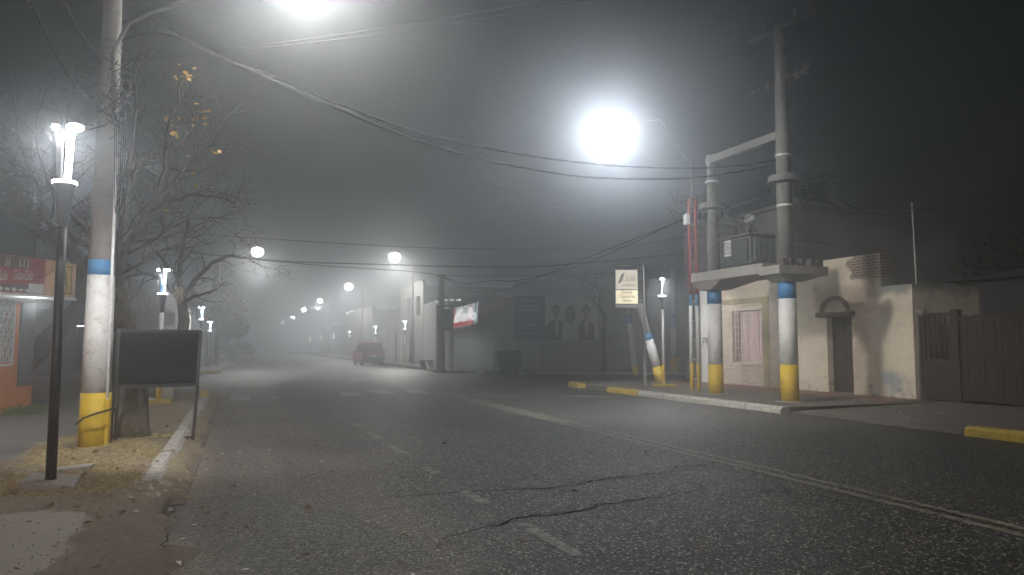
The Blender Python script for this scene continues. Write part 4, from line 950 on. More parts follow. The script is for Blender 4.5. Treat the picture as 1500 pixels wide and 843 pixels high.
# ------------------------------------------------------------------ vehicles
def car(name, loc, rz, L, Wd, Ht, body_m, label, group=None, van=False, rear=True):
    t = thing(name, (0, 0, 0), label, 'car' if not van else 'van', group)
    # length along y, front towards +y
    if van: prof = [(-L / 2, .45), (-L / 2, .95), (-L / 2 + .06, 1.15), (-L / 2 + .20, Ht - .06), (-L / 2 + .45, Ht), (L * .05, Ht), (L * .14, Ht - .08), (L * .30, 1.08), (L * .46, .88), (L / 2, .66), (L / 2, .42)]
    else: prof = [(-L / 2, .42), (-L / 2, .80), (-L / 2 + .10, .98), (-L / 2 + .50, Ht - .08), (-L / 2 + .9, Ht), (0, Ht), (.35, Ht - .06), (L * .24, 1.02), (L * .44, .88), (L / 2, .62), (L / 2, .40)]
    # body as a loft across the width
    secs = []
    for wx, k in ((-1, .0), (-.97, .5), (-.80, 1), (0, 1.012), (.80, 1), (.97, .5), (1, .0)):
        row = []
        for y, z in prof:
            zz = z; xx = wx * Wd / 2
            if z > 1.0: xx *= .98 - .16 * (z - 1.0) / max(.01, Ht - 1.0)
            if abs(wx) > .9 and z > .9: zz = .9 + (z - .9) * (.93 if abs(wx) < 1 else .90)
            row.append((xx, y, zz))
        secs.append(row)
    n = len(prof); vs = [p for r in secs for p in r]; fs = []
    for i in range(len(secs) - 1):
        for j in range(n - 1): fs.append((i * n + j, i * n + j + 1, (i + 1) * n + j + 1, (i + 1) * n + j))
        fs.append((i * n + n - 1, i * n, (i + 1) * n, (i + 1) * n + n - 1))
    fs += [tuple(range(n)), tuple((len(secs) - 1) * n + j for j in range(n))[::-1]]
    MB().add(vs, fs).build('body', body_m, t, smooth=False, bevel=.03)
    MB().box(-Wd / 2 + .06, Wd / 2 - .06, -L / 2 + .15, L / 2 - .15, .22, .46).build('underbody', tyre_m, t)
    gz0, gz1 = (1.12, Ht - .12) if van else (1.0, Ht - .12)
    yb = lambda z: -L / 2 + (.06 + (z - 1.15) / (Ht - 1.21) * .14 if van else .10 + (z - .98) / (Ht - 1.06) * .40) - .012
    wz = lambda z: Wd / 2 * (.98 - .16 * (z - 1.0) / (Ht - 1.0)) - .12
    MB().plate([(-wz(gz0), yb(gz0), gz0), (wz(gz0), yb(gz0), gz0), (wz(gz1), yb(gz1), gz1), (-wz(gz1), yb(gz1), gz1)], (0, .01, 0)).build('rear_window', glass_dark, t)
    fy = lambda z: (L * .30 - (z - 1.08) / (Ht - 1.16) * L * .16 if van else L * .24 - (z - 1.02) / (Ht - 1.08) * (L * .24 - .35)) + .015
    MB().plate([(-wz(1.1), fy(1.1), 1.1), (wz(1.1), fy(1.1), 1.1), (wz(gz1), fy(gz1), gz1), (-wz(gz1), fy(gz1), gz1)], (0, -.008, 0)).build('windscreen', glass_dark, t)
    for sx_ in (-1, 1):
        for y0_, y1_ in ((-L * .42, -L * .17), (-L * .15, L * .06)):
            xo = lambda z: sx_ * (Wd / 2 * (.98 - .16 * (z - 1.0) / (Ht - 1.0)) + .006)
            ins_ = .25 if (not van and y0_ < -L * .3) else .05
            MB().plate([(xo(1.02), y0_, 1.02), (xo(1.02), y1_, 1.02), (xo(Ht - .2) * .985, y1_ - .05, Ht - .2), (xo(Ht - .2) * .985, y0_ + ins_, Ht - .2)], (-sx_ * .02, 0, 0)).build('side_window', glass_dark, t)
        zl = (.85, 1.25) if van else (.66, .86)
        xa, xb_ = sx_ * (Wd / 2 - .20), sx_ * (Wd / 2 - .03)
        MB().box(min(xa, xb_), max(xa, xb_), -L / 2 - .015, -L / 2 + .05, *zl).build('tail_light', lens_red, t, bevel=.008)
        MB().box(min(xa, xb_) - .04, max(xa, xb_) - .0, L / 2 - .06, L / 2 + .012, .60, .74).build('headlight', chrome, t, bevel=.01)
        xm = sx_ * (Wd / 2 + .09)
        MB().box(min(xm - .09, xm + .09), max(xm - .09, xm + .09), L * .17, L * .17 + .07, .98, 1.14).build('mirror', black_metal, t, bevel=.015)
        for yy in (-L * .30, L * .31):
            xw = sx_ * (Wd / 2 - .10)
            w = MB(); ring = [(xw - .10, 0), (xw + .10, 0)]
            w.tube([(xw - .10, yy, .32), (xw + .10, yy, .32)], .32, 20); wo = w.build('wheel', tyre_m, t)
            MB().tube([(xw + sx_ * .095, yy, .32), (xw + sx_ * .112, yy, .32)], .19, 14).build('rim', grey_metal, wo)
    MB().box(-Wd / 2 + .04, Wd / 2 - .04, -L / 2 - .06, -L / 2 + .04, .36, .58).build('rear_bumper', black_metal if van else body_m, t, bevel=.02)
    MB().box(-Wd / 2 + .04, Wd / 2 - .04, L / 2 - .04, L / 2 + .06, .34, .54).build('front_bumper', body_m, t, bevel=.02)
    MB().box(-.26, .26, -L / 2 - .075, -L / 2 - .055, .60 if not van else .70, .72 if not van else .82).build('number_plate', p_white, t)
    MB().box(-.26, .26, L / 2 + .06, L / 2 + .07, .40, .52).build('number_plate', p_white, t)
    t.location = loc; t.rotation_euler.z = rz; OFF[t.name] = tuple(loc)
    return t
car('parked_van', (9.55, 58.6, 0), math.radians(2), 4.1, 1.72, 1.82, van_red, 'red van parked at the far right kerb, seen from behind', None, True)
car('parked_car', (.45, 77.5, 0), math.pi, 4.3, 1.8, 1.62, car_grey, 'nearer dark car parked at the far left kerb, facing us', 'dark cars parked at the left kerb')
car('parked_car', (.3, 83.5, 0), math.pi, 4.4, 1.85, 1.9, car_grey, 'taller dark car parked just behind the nearer one on the left', 'dark cars parked at the left kerb')
car('parked_car', (-1.25, 70.2, .13), math.pi, 4.2, 1.75, 1.5, car_grey, 'low dark car half up on the sidewalk beneath the leafy trees', 'dark cars parked at the left kerb')
# ------------------------------------------------------------------ old cream corner house (right)
HX = 17.0
hs = thing('corner_house', (HX + 2, 19, .13), 'old cream corner house with flaking plaster, barred window and arched doorway', 'house')
yR, yL = hY(1338), hY(1027)
wy0, wy1, wz0, wz1 = hY(1117), hY(1073), hZ(1095, 532), hZ(1095, 455)
dy0, dy1, dz1 = hY(1248), hY(1211), hZ(1230, 463)
ypar0, ypar1 = hY(1293), hY(1163)
zt0 = hZ(1315, 418); zt1 = hZ(1290, 370); zt2 = hZ(1085, 417) + .25
us = sorted([yR, yL, wy0, wy1, dy0, dy1, ypar0, ypar1]); zs = sorted([.1, wz0, wz1, dz1, zt0, zt1, zt2])
def filled(y, z):
    if wy0 < y < wy1 and wz0 < z < wz1: return False
    if dy0 < y < dy1 and z < dz1: return False
    if y < ypar0: return z < zt0
    if y < ypar1: return z < zt1
    return z < max(zt2, zt0)
MB().cells(us, zs, filled, lambda y, z, d: (HX + d, y, z), .35).build('wall', house_m, hs)
MB().box(HX + .36, HX + 8, yR, yR + .3, .1, zt0).build('side_wall', house_m, hs)
MB().box(HX + .36, HX + 8, yL - .3, yL, .1, zt0).build('side_wall', paintbrick, hs)
MB().box(HX + .36, HX + 8, yR + .31, yL - .31, zt0 - .5, zt0 - .3).build('roof', dark_wall, hs)
# painted brick lower panel; olive band paints in the column and platform shadow
yb0, yb1 = hY(1142), yL + .02
zbt = hZ(1085, 446)
us = sorted([yb0, hY(1126), hY(1117.5), hY(1072.5), yb1]); e_ = .012
MB().cells(sorted([hY(1128), yb1, wy0, wy1]), sorted([.13, zbt, wz0, wz1]), lambda y, z: not (wy0 < y < wy1 and wz0 < z < wz1), lambda y, z, d: (HX - .012 + d, y, z), .011).build('brick_panel', paintbrick, hs)
MB().box(HX - .012, HX - .001, hY(1143), hY(1128) - .002, .13, zt2 - .5).build('brick_panel', paintbrick, hs)
MB().box(HX - .018, HX - .0125, hY(1054), hY(1027), .13, zt2 - .2).build('torchlit_panel', M('painted_torchlight', (.74, .71, .69), .75, .12, 4, .3, 20), hs)  # white brick painted brighter to hold the torch lamp's light on it
MB().box(HX - .020, HX - .0165, hY(1128) + .02, hY(1117.5), .13, zbt).build('shade_band', shade_band, hs)
MB().box(HX - .020, HX - .001, hY(1128) + .02, hY(1056), zbt + .002, zbt + .20).build('shade_band', shade_band, hs)
# window
win = MB().box(HX + .20, HX + .22, wy0, wy1, wz0, wz1).build('window', curtain_m, hs)
mb = MB()
for a in ((wy0 + .001, wy0 + .06, wz0 + .001, wz1 - .001), (wy1 - .22, wy1 - .001, wz0 + .001, wz1 - .001), (wy0 + .06, wy1 - .22, wz1 - .07, wz1 - .001)): mb.box(HX + .10, HX + .16, *a)
mb.build('window_frame', M('red_brown_wood', (.20, .075, .055), .7, .3, 6, .3, 20), win)
mb = MB(); n_ = 8
for k in range(n_ + 1): y = wy0 + (wy1 - wy0 - .2) * k / n_; mb.bar((HX - .03, y, wz0 + .02), (HX - .03, y, wz1 - .02), .024)
for k in range(8): z = wz0 + .03 + (wz1 - wz0 - .1) * k / 7; mb.bar((HX - .045, wy0 + .0, z), (HX - .045, wy1 - .2, z), .026)
mb.build('window_bars', white_m, win)
MB().box(HX - .06, HX + .1, wy0 - .03, wy1 + .03, wz0 - .06, wz0 - .002).build('sill', house_m, win)
# door
dr = MB().box(HX + .22, HX + .27, dy0, dy1, .14, dz1).build('door', wood_dark, hs)
mb = MB(); dm_ = dy1 - dy0
for y0_, y1_ in ((.08, .42), (.50, .90)):
    for z0_, z1_ in ((.10, .36), (.40, .70), (.74, .95)):
        H_ = dz1 - .14; mb.box(HX + .19, HX + .219, dy0 + dm_ * y0_, dy0 + dm_ * y1_, .14 + H_ * z0_, .14 + H_ * z1_)
mb.build('door_panel', wood_dark, dr, bevel=.01)
MB().box(HX + .16, HX + .219, dy0 + dm_ * .46, dy0 + dm_ * .49, 1.05, 1.2).build('handle', dark_iron, dr)
MB().box(HX - .03, HX + .22, dy0 + .01, dy1 - .01, .10, .165).build('doorstep', stone, hs)
MB().box(HX - .09, HX + .05, hY(1253), hY(1198), dz1 - .02, dz1 + .12).build('lintel', M('dark_timber', (.07, .042, .03), .85, .4, 5, .5, 18), hs, bevel=.01)
mb = MB(); ym = (hY(1246) + hY(1203)) / 2; R0 = abs(hY(1203) - hY(1246)) / 2
for k in range(15):
    a0, a1 = math.pi * (k + .08) / 15, math.pi * (k + .92) / 15
    q = [(ym + R0 * r__ * math.cos(a), dz1 + .13 + .80 * R0 * r__ * math.sin(a)) for r__, a in ((.78, a0), (1.02, a0), (1.02, a1), (.78, a1))]
    mb.plate([(HX - .002, y, z) for y, z in q], (-.05, 0, 0))
mb.build('brick_arch', M('arch_brick', (.13, .075, .055), .9, .45, 6, .5, 18), hs)
# scribble on the left brick
mb = MB(); yg, zg = hY(1030), hZ(1035, 503)
for pl in (((0, 0), (0, .42)), ((.0, .40), (-.22, .36), (-.22, .22), (0, .20)), ((-.34, 0), (-.34, .42), (-.58, .38), (-.56, .24), (-.36, .22), (-.62, -.06), (-.74, .1), (-.84, -.30))):
    mb.tube([(HX - .018, yg + a * .75, zg + b_ * .75 - .1) for a, b_ in pl], .017, 5)
mb.build('wall_scribble', black_metal, hs)
# house behind with dish
rh = thing('rear_house', (22, 27, .1), 'pale two storey house rising behind the transformer', 'house')
RY = AX(1003, 450, 18.6).y
MB().box(18.6, 27, 21.6, RY, .1, 6.6).build('wall', M('dimmed_render', (.15, .145, .14), .9, .3, .8, .3, 14, dirt=(.10, .10, .095)), rh)  # pale wall given a dark colour to stand for missing lamplight
MB().box(18.5, 27.1, 21.5, RY + .1, 6.602, 6.75).build('parapet', soil_far, rh)
q = AX(1098, 322, 18.2)
ds = thing('satellite_dish', q, 'round pale satellite dish above the transformer', 'satellite dish')
ax = Vector((-.75, -.6, .25)).normalized(); e1 = ax.orthogonal().normalized(); e2 = ax.cross(e1); mb = MB(); vs = [q]; fs = []
for i, (r__, o_) in enumerate(((.09, -.01), (.15, -.03), (.20, -.055))):
    ax_o = -ax * (.11 + o_)
    for k in range(20): vs.append(q + ax_o * 1.0 + ax * 0 + e1 * r__ * math.cos(k * math.pi / 10) + e2 * r__ * math.sin(k * math.pi / 10) + ax * (-2 * o_))
fs += [(0, 1 + k, 1 + (k + 1) % 20) for k in range(20)]
for i in range(2): fs += [(1 + i * 20 + k, 1 + i * 20 + (k + 1) % 20, 21 + i * 20 + (k + 1) % 20, 21 + i * 20 + k) for k in range(20)]
mb.add(vs, fs); mb.build('dish', white_m, ds, smooth=True)
MB().bar(q - ax * .1, q + Vector((.45, .1, -.5)), .05).build('mount', grey_metal, ds)
MB().bar(q - e2 * .15, q + ax * .2, .02).build('feed_arm', grey_metal, ds)

# ------------------------------------------------------------------ transformer platform on two painted columns
TX, TL, TR = 13.36, 18.7, 15.55
hf = thing('transformer_platform', (TX, 17.1, .13), 'concrete transformer platform on two blue, white and yellow columns', 'platform')
for y, py_y, py_w, py_b in ((TL, 534, 446, 420), (TR, 534, 438, 412)):
    px__ = TX
    zA, zB, zC = ZAT(TX, y, py_y), ZAT(TX, y, py_w), ZAT(TX, y, py_b)
    rad = .225 if y == TR else .215
    MB().lathe((TX, y, .10), [(rad + .14, 0), (rad + .13, .05), (rad + .02, .055)], 18).build('footing', concrete, hf)
    for nm, a, c_, m_ in (('yellow_band', .15, zA, p_yellow), ('white_band', zA, zB, p_white), ('blue_band', zB, zC, p_blue)):
        MB().tube([(TX, y, a), (TX, y, c_)], [rad + .002, rad], 22).build(nm, m_, hf, smooth=True)
    top = 10.1 if y == TR else 7.35
    MB().tube([(TX, y, zC), (TX, y, top)], [rad - .002, rad - .085], 22).build('column', dimmed, hf, smooth=True)
zP0, zP1 = 3.47, 3.75
MB().box(12.9, 14.3, TR + .38, TL + .52, zP0, zP1).build('platform_slab', concrete, hf, bevel=.015)
mb = MB(); mb.prism([(12.78, TR - .42), (14.35, TR - .42), (14.35, TR + .374), (12.78, TR + .374)], 3.40, 3.62)
mb.add([(12.85, TR - .40, 3.40), (14.3, TR - .40, 3.40), (14.3, TR + .35, 3.40), (12.85, TR + .35, 3.40), (13.1, TR - .28, 3.22), (13.65, TR - .28, 3.22), (13.65, TR + .28, 3.22), (13.1, TR + .28, 3.22)],
       [(0, 1, 5, 4), (1, 2, 6, 5), (2, 3, 7, 6), (3, 0, 4, 7), (7, 6, 5, 4)]); mb.build('bracket', concrete, hf)
mb = MB(); mb.add([(12.95, TL - .9, 3.468), (14.25, TL - .9, 3.468), (14.25, TL + .48, 3.468), (12.95, TL + .48, 3.468), (13.05, TL - .3, 3.22), (13.7, TL - .3, 3.22), (13.7, TL + .3, 3.22), (13.05, TL + .3, 3.22)],
       [(0, 1, 5, 4), (1, 2, 6, 5), (2, 3, 7, 6), (3, 0, 4, 7), (7, 6, 5, 4)]); mb.build('bracket', concrete, hf)
mb = MB()
for x in (12.95, 13.2, 13.55, 13.85, 14.1): mb.box(x, x + .14, TR - .36, TR - .2, 3.622, 3.80)
mb.build('stop_block', dark_wall, hf)
mb = MB(); mb.bar((TX, TR, 7.15), (TX, TL + .15, 7.2), .22, .22); mb.build('top_beam', dimmed, hf)
for y in (TL, TR):
    z = ZAT(TX, y, 303 if y == TL else 263)
    MB().lathe((TX, y, z - .11), [(.3, 0), (.42, .03), (.38, .20), (.3, .21)], 20).build('collar', dimmed, hf)
    mb = MB(); r_ = random.Random(int(y * 10))
    for k in range(34):
        a = Vector((TX + r_.uniform(-.2, .9), y - .1 + r_.uniform(-.7, .45), z - .32 + r_.uniform(-.25, .22)))
        mb.tube([a, a + Vector((r_.uniform(-.2, .3), r_.uniform(-.2, .2), r_.uniform(-.2, .1))), a + Vector((r_.uniform(-.3, .5), r_.uniform(-.4, .3), r_.uniform(-.3, .25)))], .010, 4)
    for k in range(5): mb.lathe((TX - .25 + k * .12, y + .3 - .12 * k, z - .36), [(.03, 0), (.05, .05), (.03, .1), (.045, .14), (.02, .2)], 8)
    mb.build('cable_joint', cable_m, hf)
mb = MB()
for (y, zz) in ((TL, ZAT(TX, TL, 312)), (TL, 6.5), (TR, ZAT(TX, TR, 303)), (TR, 6.55)): mb.lathe((TX, y, zz), [(.205, 0), (.205, .05)], 18)
mb.build('steel_strap', white_m, hf)
zx = ZAT(TX, TR, 41)
MB().bar((TX - .0, TR + 1.25, zx + .05), (TX + .1, TR - 1.25, zx - .05), .1, .12).build('crossarm', dark_iron, hf)
mb = MB(); mb.bar((TX, TR + .75, zx), (TX, TR + .02, zx - .85), .05); mb.bar((TX, TR - .75, zx - .05), (TX, TR - .02, zx - .85), .05); mb.build('crossarm_brace', dark_iron, hf)
zi = ZAT(TX, TR, 118); mb = MB(); mb.bar((TX, TR + 1.1, zi), (TX, TR - 1.1, zi), .06); mb.build('fuse_bar', dark_iron, hf)
for k, o_ in enumerate((-1.0, -.72, -.4, .4, .72, 1.0)):
    mb = MB(); mb.lathe((TX - .1, TR + o_, zi - .1), [(.03, -.1), (.055, -.06), (.03, -.02), (.06, .02), (.03, .07), (.06, .11), (.02, .2)], 8); mb.tube([(TX - .12, TR + o_, zi - .1), (TX - .3, TR + o_ + .05, zi - .35)], .012, 4); mb.build('insulator', porcelain, hf)
for k, o_ in enumerate((-1.1, -.6, .6, 1.1)):
    MB().lathe((TX, TR + o_, zx + .08), [(.03, 0), (.06, .04), (.03, .09), (.055, .13), (.02, .2)], 8).build('insulator', porcelain, hf)
mb = MB()
for k in range(8): mb.tube([(TX + .24, TR - .1 + .02 * k, 6.2 - .1 * k), (TX + .7 + .05 * k, TR - .4 - .05 * k, 6.1 - .1 * k), (TX + .8 + .06 * k, TR - .7, 5.5 - .05 * k), (TX + .3, TR - .5, 5.35)], .010, 4)
mb.tube([(TX - .3, TL, 5.4), (TX - .2, TL - .9, 4.95), (TX + .1, TL - 1.8, 5.05), (TX - .2, TR + .4, 5.35)], .012, 4)
mb.tube([(TX - .3, TL, 5.6), (TX - .2, TL - .9, 5.5), (TX - .2, TR + .4, 5.6)], .012, 4)
mb.build('jumper_cable', cable_m, hf)
# transformer
tf = thing('transformer', (13.5, 17.3, zP1), 'grey green finned transformer standing on the concrete platform', 'transformer')
ta, tb_ = 16.65, 18.0
MB().box(13.12, 13.95, ta, tb_, zP1 + .08, 4.62).build('tank', transf_m, tf, bevel=.02)
mb = MB()
for k in range(26): y = ta + .08 + k * (tb_ - ta - .14) / 26; mb.box(13.04, 13.118, y, y + .018, zP1 + .14, 4.52)
for k in range(9): x = 13.2 + k * .08; mb.box(x, x + .018, ta - .09, ta - .002, zP1 + .14, 4.52)
mb.build('cooling_fins', transf_m, tf)
mb = MB(); mb.box(13.02, 14.02, ta - .06, tb_ + .06, 4.622, 4.67); mb.build('lid', grey_metal, tf, bevel=.008)
mb = MB(); mb.box(13.2, 13.3, ta, tb_, zP1 + .002, zP1 + .078); mb.box(13.75, 13.85, ta, tb_, zP1 + .002, zP1 + .078); mb.build('skid', dark_iron, tf)
for k in range(3):
    MB().lathe((13.5, tb_ - .22 - k * .32, 4.671), [(.06, 0), (.075, .04), (.045, .07), (.08, .11), (.045, .15), (.075, .19), (.04, .23), (.06, .27), (.018, .36), (.018, .42)], 10).build('bushing', porcelain, tf)
for k in range(3): MB().lathe((13.28, tb_ - .75 - k * .16, 4.671), [(.04, 0), (.05, .04), (.03, .08), (.012, .16)], 8).build('bushing', porcelain, tf)
pl_y = tb_ - .42
pt_ = MB().box(13.005, 13.035, pl_y - .18, pl_y + .10, zP1 + .36, zP1 + .80).build('number_plate', p_white, tf)
mb = MB()
for a in ((-.145, -.115, .42, .74), (.035, .065, .42, .74), (-.115, .035, .71, .74), (-.115, .035, .42, .45), (-.08, .0, .52, .55), (-.08, -.05, .55, .66), (-.05, .0, .63, .66)): mb.box(13.0, 13.004, pl_y + a[0], pl_y + a[1], zP1 + a[2], zP1 + a[3])
mb.build('plate_print', black_metal, pt_)
# ------------------------------------------------------------------ striped lattice post
lx, ly = 13.62, 20.15
lt = thing('ladder_post', (lx, ly, .13), 'twin tube ladder post, red above and blue, white, yellow below', 'post')
dv = Vector((RT[0], RT[1], 0)) * .17
zA, zB, zC, zD = ZAT(lx, ly, 532), ZAT(lx, ly, 448), ZAT(lx, ly, 432), ZAT(lx, ly, 290)
for nm, a, c_, m_ in (('yellow_band', .1, zA, p_yellow), ('white_band', zA, zB, p_white), ('blue_band', zB, zC, p_blue), ('red_section', zC, zD, p_red)):
    mb = MB()
    for s_ in (-.5, .5): mb.tube([Vector((lx, ly, a)) + dv * s_ * (1.35 if a < 2 else 1.2), Vector((lx, ly, c_)) + dv * s_ * 1.2], .062 if a < 2 else .055, 10)
    mb.build(nm, m_, lt, smooth=True)
mb = MB()
for k in range(9): z = .5 + k * .62; mb.bar(Vector((lx, ly, z)) - dv * .6, Vector((lx, ly, z)) + dv * .6, .05, .03)
mb.build('rung', p_white, lt)
MB().box(lx - .25, lx + .25, ly - .22, ly + .22, .10, .16).build('footing', concrete, lt)
MB().tube([(lx, ly, zD - .1), (lx, ly, ZAT(lx, ly, 238))], .028, 8).build('mast', grey_metal, lt)
q = Vector((lx, ly, ZAT(lx, ly, 322))) - dv * 1.1
MB().obox(q, dv * .35, (0, .1, 0), (0, 0, .17)).build('white_box', white_m, lt, bevel=.01)
mb = MB(); r_ = random.Random(77)
for k in range(26):
    a = Vector((lx, ly, ZAT(lx, ly, 306))) + Vector((r_.uniform(-.5, .5), r_.uniform(-.2, .2), r_.uniform(-.35, .4)))
    mb.tube([a, a + Vector((r_.uniform(-.3, .3), 0, r_.uniform(-.3, .2))), a + Vector((r_.uniform(-.5, .5), .1, r_.uniform(-.4, .3)))], .010, 4)
mb.build('cable_joint', cable_m, lt)
# big lamp on the right, on a bracket of the mast
Lr = AX(895, 190, 11.75)
sl = thing('street_lamp', (Lr.x, Lr.y, Lr.z), 'dazzling street lamp over the right corner, largest on the right side', 'street lamp', 'tall street lamps along the street')
MB().tube([(lx, ly, ZAT(lx, ly, 300)), (lx, ly, ZAT(lx, ly, 240)), (lx - .2, ly + .2, ZAT(lx, ly, 222)), (lx - .7, ly + .7, Lr.z + .12), (Lr.x + .3, Lr.y - .2, Lr.z + .12)], .024, 8).build('lamp_arm', grey_metal, sl, smooth=True)
street_head(sl, Lr, BIGW * .68, -1, .36, pt=.10, col=(.85, .93, 1), aim=(-.35, -.15, -1), ang=160)
# the row of lamps into the fog
def row_lamp(px, py, X, label, W, lens, side):
    p = AX(px, py, X); xp = X + (1.5 if side > 0 else -2.6)
    t = thing('street_lamp', (xp, p.y, .13), label, 'street lamp', 'tall street lamps along the street')
    MB().tube([(xp, p.y, .1), (xp, p.y, p.z - .8)], [.13, .08], 12).build('pole', dark_iron, t, smooth=True)
    MB().tube([(xp, p.y, p.z - 1.2), (xp, p.y, p.z - .3), (xp + (X - xp) * .25, p.y, p.z + .1), (X + .3 * side, p.y, p.z + .3)], .03, 8).build('lamp_arm', dark_iron, t, smooth=True)
    warm = px in (578, 377)
    street_head(t, p, W, -side, lens, lens=LEDW if warm else LED, ang=174, col=(1, .98, .92) if warm else (1, .985, .95))
rowR = [(578, 377, .46, 'second lamp of the right row, above the lit red shop sign'), (511, 420, .42, 'third lamp of the right row, up left of the second'), (469, 441, .36, 'fourth lamp of the right row, clear white in the fog'),
        (445, 454, .42, 'fifth lamp of the right row, small in the fog'), (429, 465, .42, 'sixth lamp of the right row, tiny in the fog'), (414, 473, .42, 'last tiny lamp of the right row, just above the fog bank')]
for px, py, ln_, lb in rowR: row_lamp(px, py, 11.4, lb, BIGW * 4.4, ln_, 1)
for px, py, ln_, lb in ((377, 369, .44, 'second lamp of the left row, just off the bare branch tips'), (351, 424, .2, 'small left row lamp half hidden by the leafy tree'), (348, 449, .2, 'lowest left row lamp glinting inside the leafy tree')):
    row_lamp(px, py, 1.1 if px > 360 else .35, lb, BIGW * (2.6 if px > 360 else 1.2), ln_, -1)

t = thing('street_lamp', (-1.96, -15, .12), 'concrete street lamp pole back down the left sidewalk, out of the picture', 'street lamp', 'tall street lamps along the street')
MB().tube([(-1.96, -15, 0), (-1.96, -15, 7.6)], [.2, .12], 12).build('pole', concrete, t, smooth=True)
MB().tube([(-1.9, -15, 6.8), (-1.7, -15, 7.9), (-.6, -15, 8.3), (.7, -15, 8.3)], .03, 8).build('lamp_arm', grey_metal, t, smooth=True)
street_head(t, (1.0, -15, 8.2), BIGW * 6.5, 1, .2, col=(1, .93, .83), aim=(-.15, .5, -1))

# ------------------------------------------------------------------ wooden gates and dark house (far right)
GX = 17.25
gt = thing('wooden_fence', (GX, 12, .13), 'dark weather-worn wooden gate and barred door at the right edge', 'gate')
ya, yb_ = AX(1396, 520, GX).y, AX(1352, 520, GX).y
zg0, zg1 = .16, AX(1420, 461, GX).z
mb = MB()
r_ = random.Random(8)
y = 6.0
while y < ya - .25:
    mb.box(GX + r_.uniform(0, .012), GX + .04, y, y + .145, zg0 + r_.uniform(0, .05), zg1 + r_.uniform(-.04, .0)); y += .152
mb.build('gate_boards', wood_dark, gt)
mb = MB()
for z in (zg0 + .25, (zg0 + zg1) / 2, zg1 - .15): mb.box(GX - .03, GX - .002, 6, ya - .22, z, z + .1)
mb.build('gate_rail', wood_dark, gt)
MB().box(GX - .06, GX + .1, ya - .22, ya - .02, .1, zg1 + .15).build('gate_post', wood_dark, gt)
dz_ = zg0 + (zg1 - zg0) * .48
dr = MB().box(GX + .0, GX + .05, ya, yb_, zg0, dz_).build('barred_door', wood_dark, gt)
mb = MB()
for k in range(6): y = ya + .04 + (yb_ - ya - .08) * k / 5; mb.box(GX + .01, GX + .04, y - .02, y + .02, dz_ + .001, zg1)
mb.box(GX, GX + .05, ya, yb_, zg1 + .001, zg1 + .08); mb.build('door_bars', wood_dark, dr)
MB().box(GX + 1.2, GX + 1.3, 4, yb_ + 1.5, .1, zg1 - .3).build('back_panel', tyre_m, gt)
pil = thing('stone_pillar', (GX - .02, AX(1347, 560, GX).y, .13), 'dark gate pillar with rough stone cap and thin mast', 'pillar')
yp = AX(1348, 560, GX).y
MB().box(GX - .12, GX + .14, yp - .13, yp + .13, .1, AX(1350, 462, GX).z).build('shaft', dark_wall, pil, bevel=.01)
mb = MB(); r_ = random.Random(2)
for k in range(7): c_ = Vector((GX + r_.uniform(-.12, .12), yp - .05 + r_.uniform(-.2, .2), AX(1350, 458, GX).z + r_.uniform(-.02, .06))); mb.lathe(c_, [(.02, -.09), (.10, -.04), (.12, .02), (.07, .08), (.01, .1)], 7, 1, .9)
mb.build('stone_cap', stone, pil)
MB().tube([(GX, yp - .02, AX(1350, 455, GX).z), (GX, yp + .02, AX(1349, 295, GX).z)], .025, 8).build('mast', grey_metal, pil)
mb = MB(); zm = AX(1349, 305, GX).z; mb.bar((GX, yp - .12, zm), (GX, yp + .12, zm), .03); mb.lathe((GX, yp, zm + .02), [(.03, 0), (.05, .04), (.02, .1)], 8); mb.build('insulator', porcelain, pil)
unlit_wall = M('unlit_dark_wall', (.03, .026, .024), .95, .4, 1.2, .5, 12)  # house darkened in colour to stand for lying outside the lamplight
dh = thing('dark_house', (22, 10, .1), 'low unlit house behind the dark wooden gate', 'house')
MB().box(19.5, 28, -2, 15.6, .1, 3.4).build('wall', unlit_wall, dh)
MB().add([(19.2, -2.3, 3.405), (28, -2.3, 3.405), (28, 15.9, 3.405), (19.2, 15.9, 3.405), (21.5, 0, 3.9), (26, 0, 3.9), (26, 14, 3.9), (21.5, 14, 3.9)], [(3, 2, 1, 0), (4, 5, 6, 7), (0, 1, 5, 4), (1, 2, 6, 5), (2, 3, 7, 6), (3, 0, 4, 7)]).build('roof', unlit_wall, dh)
r_ = random.Random(91); mb = MB()
bt = thing('dark_tree', (24, 18, .1), 'dark bush top looming behind the roof at far right', 'tree')
MB().tube([(24, 17, .1), (24, 17, 3.2)], [.2, .15], 8).build('trunk', bark, bt)
for c_ in ((24, 17, 4.2), (24.5, 13, 4.2), (25, 8.5, 4.6), (25.5, 5, 4.4)): leaf_cloud(mb, r_, c_, (1.8, 2.0, 1.2), 500, .16)
mb.build('foliage', leaf_g, bt)
mb = MB()
for k in range(9): c_ = Vector((12.75 + r_.uniform(-.2, .8), 6 + r_.uniform(-2, 3.2), .12)); mb.lathe(c_, [(.02, -.05), (.16, .0), (.14, .08), (.05, .14), (.01, .15)], 7, r_.uniform(.8, 1.6), 1)
tag(mb.build('rubble_stones', stone), 'rough stones in the soil behind the yellow kerb at right', 'stones', kind='stuff')

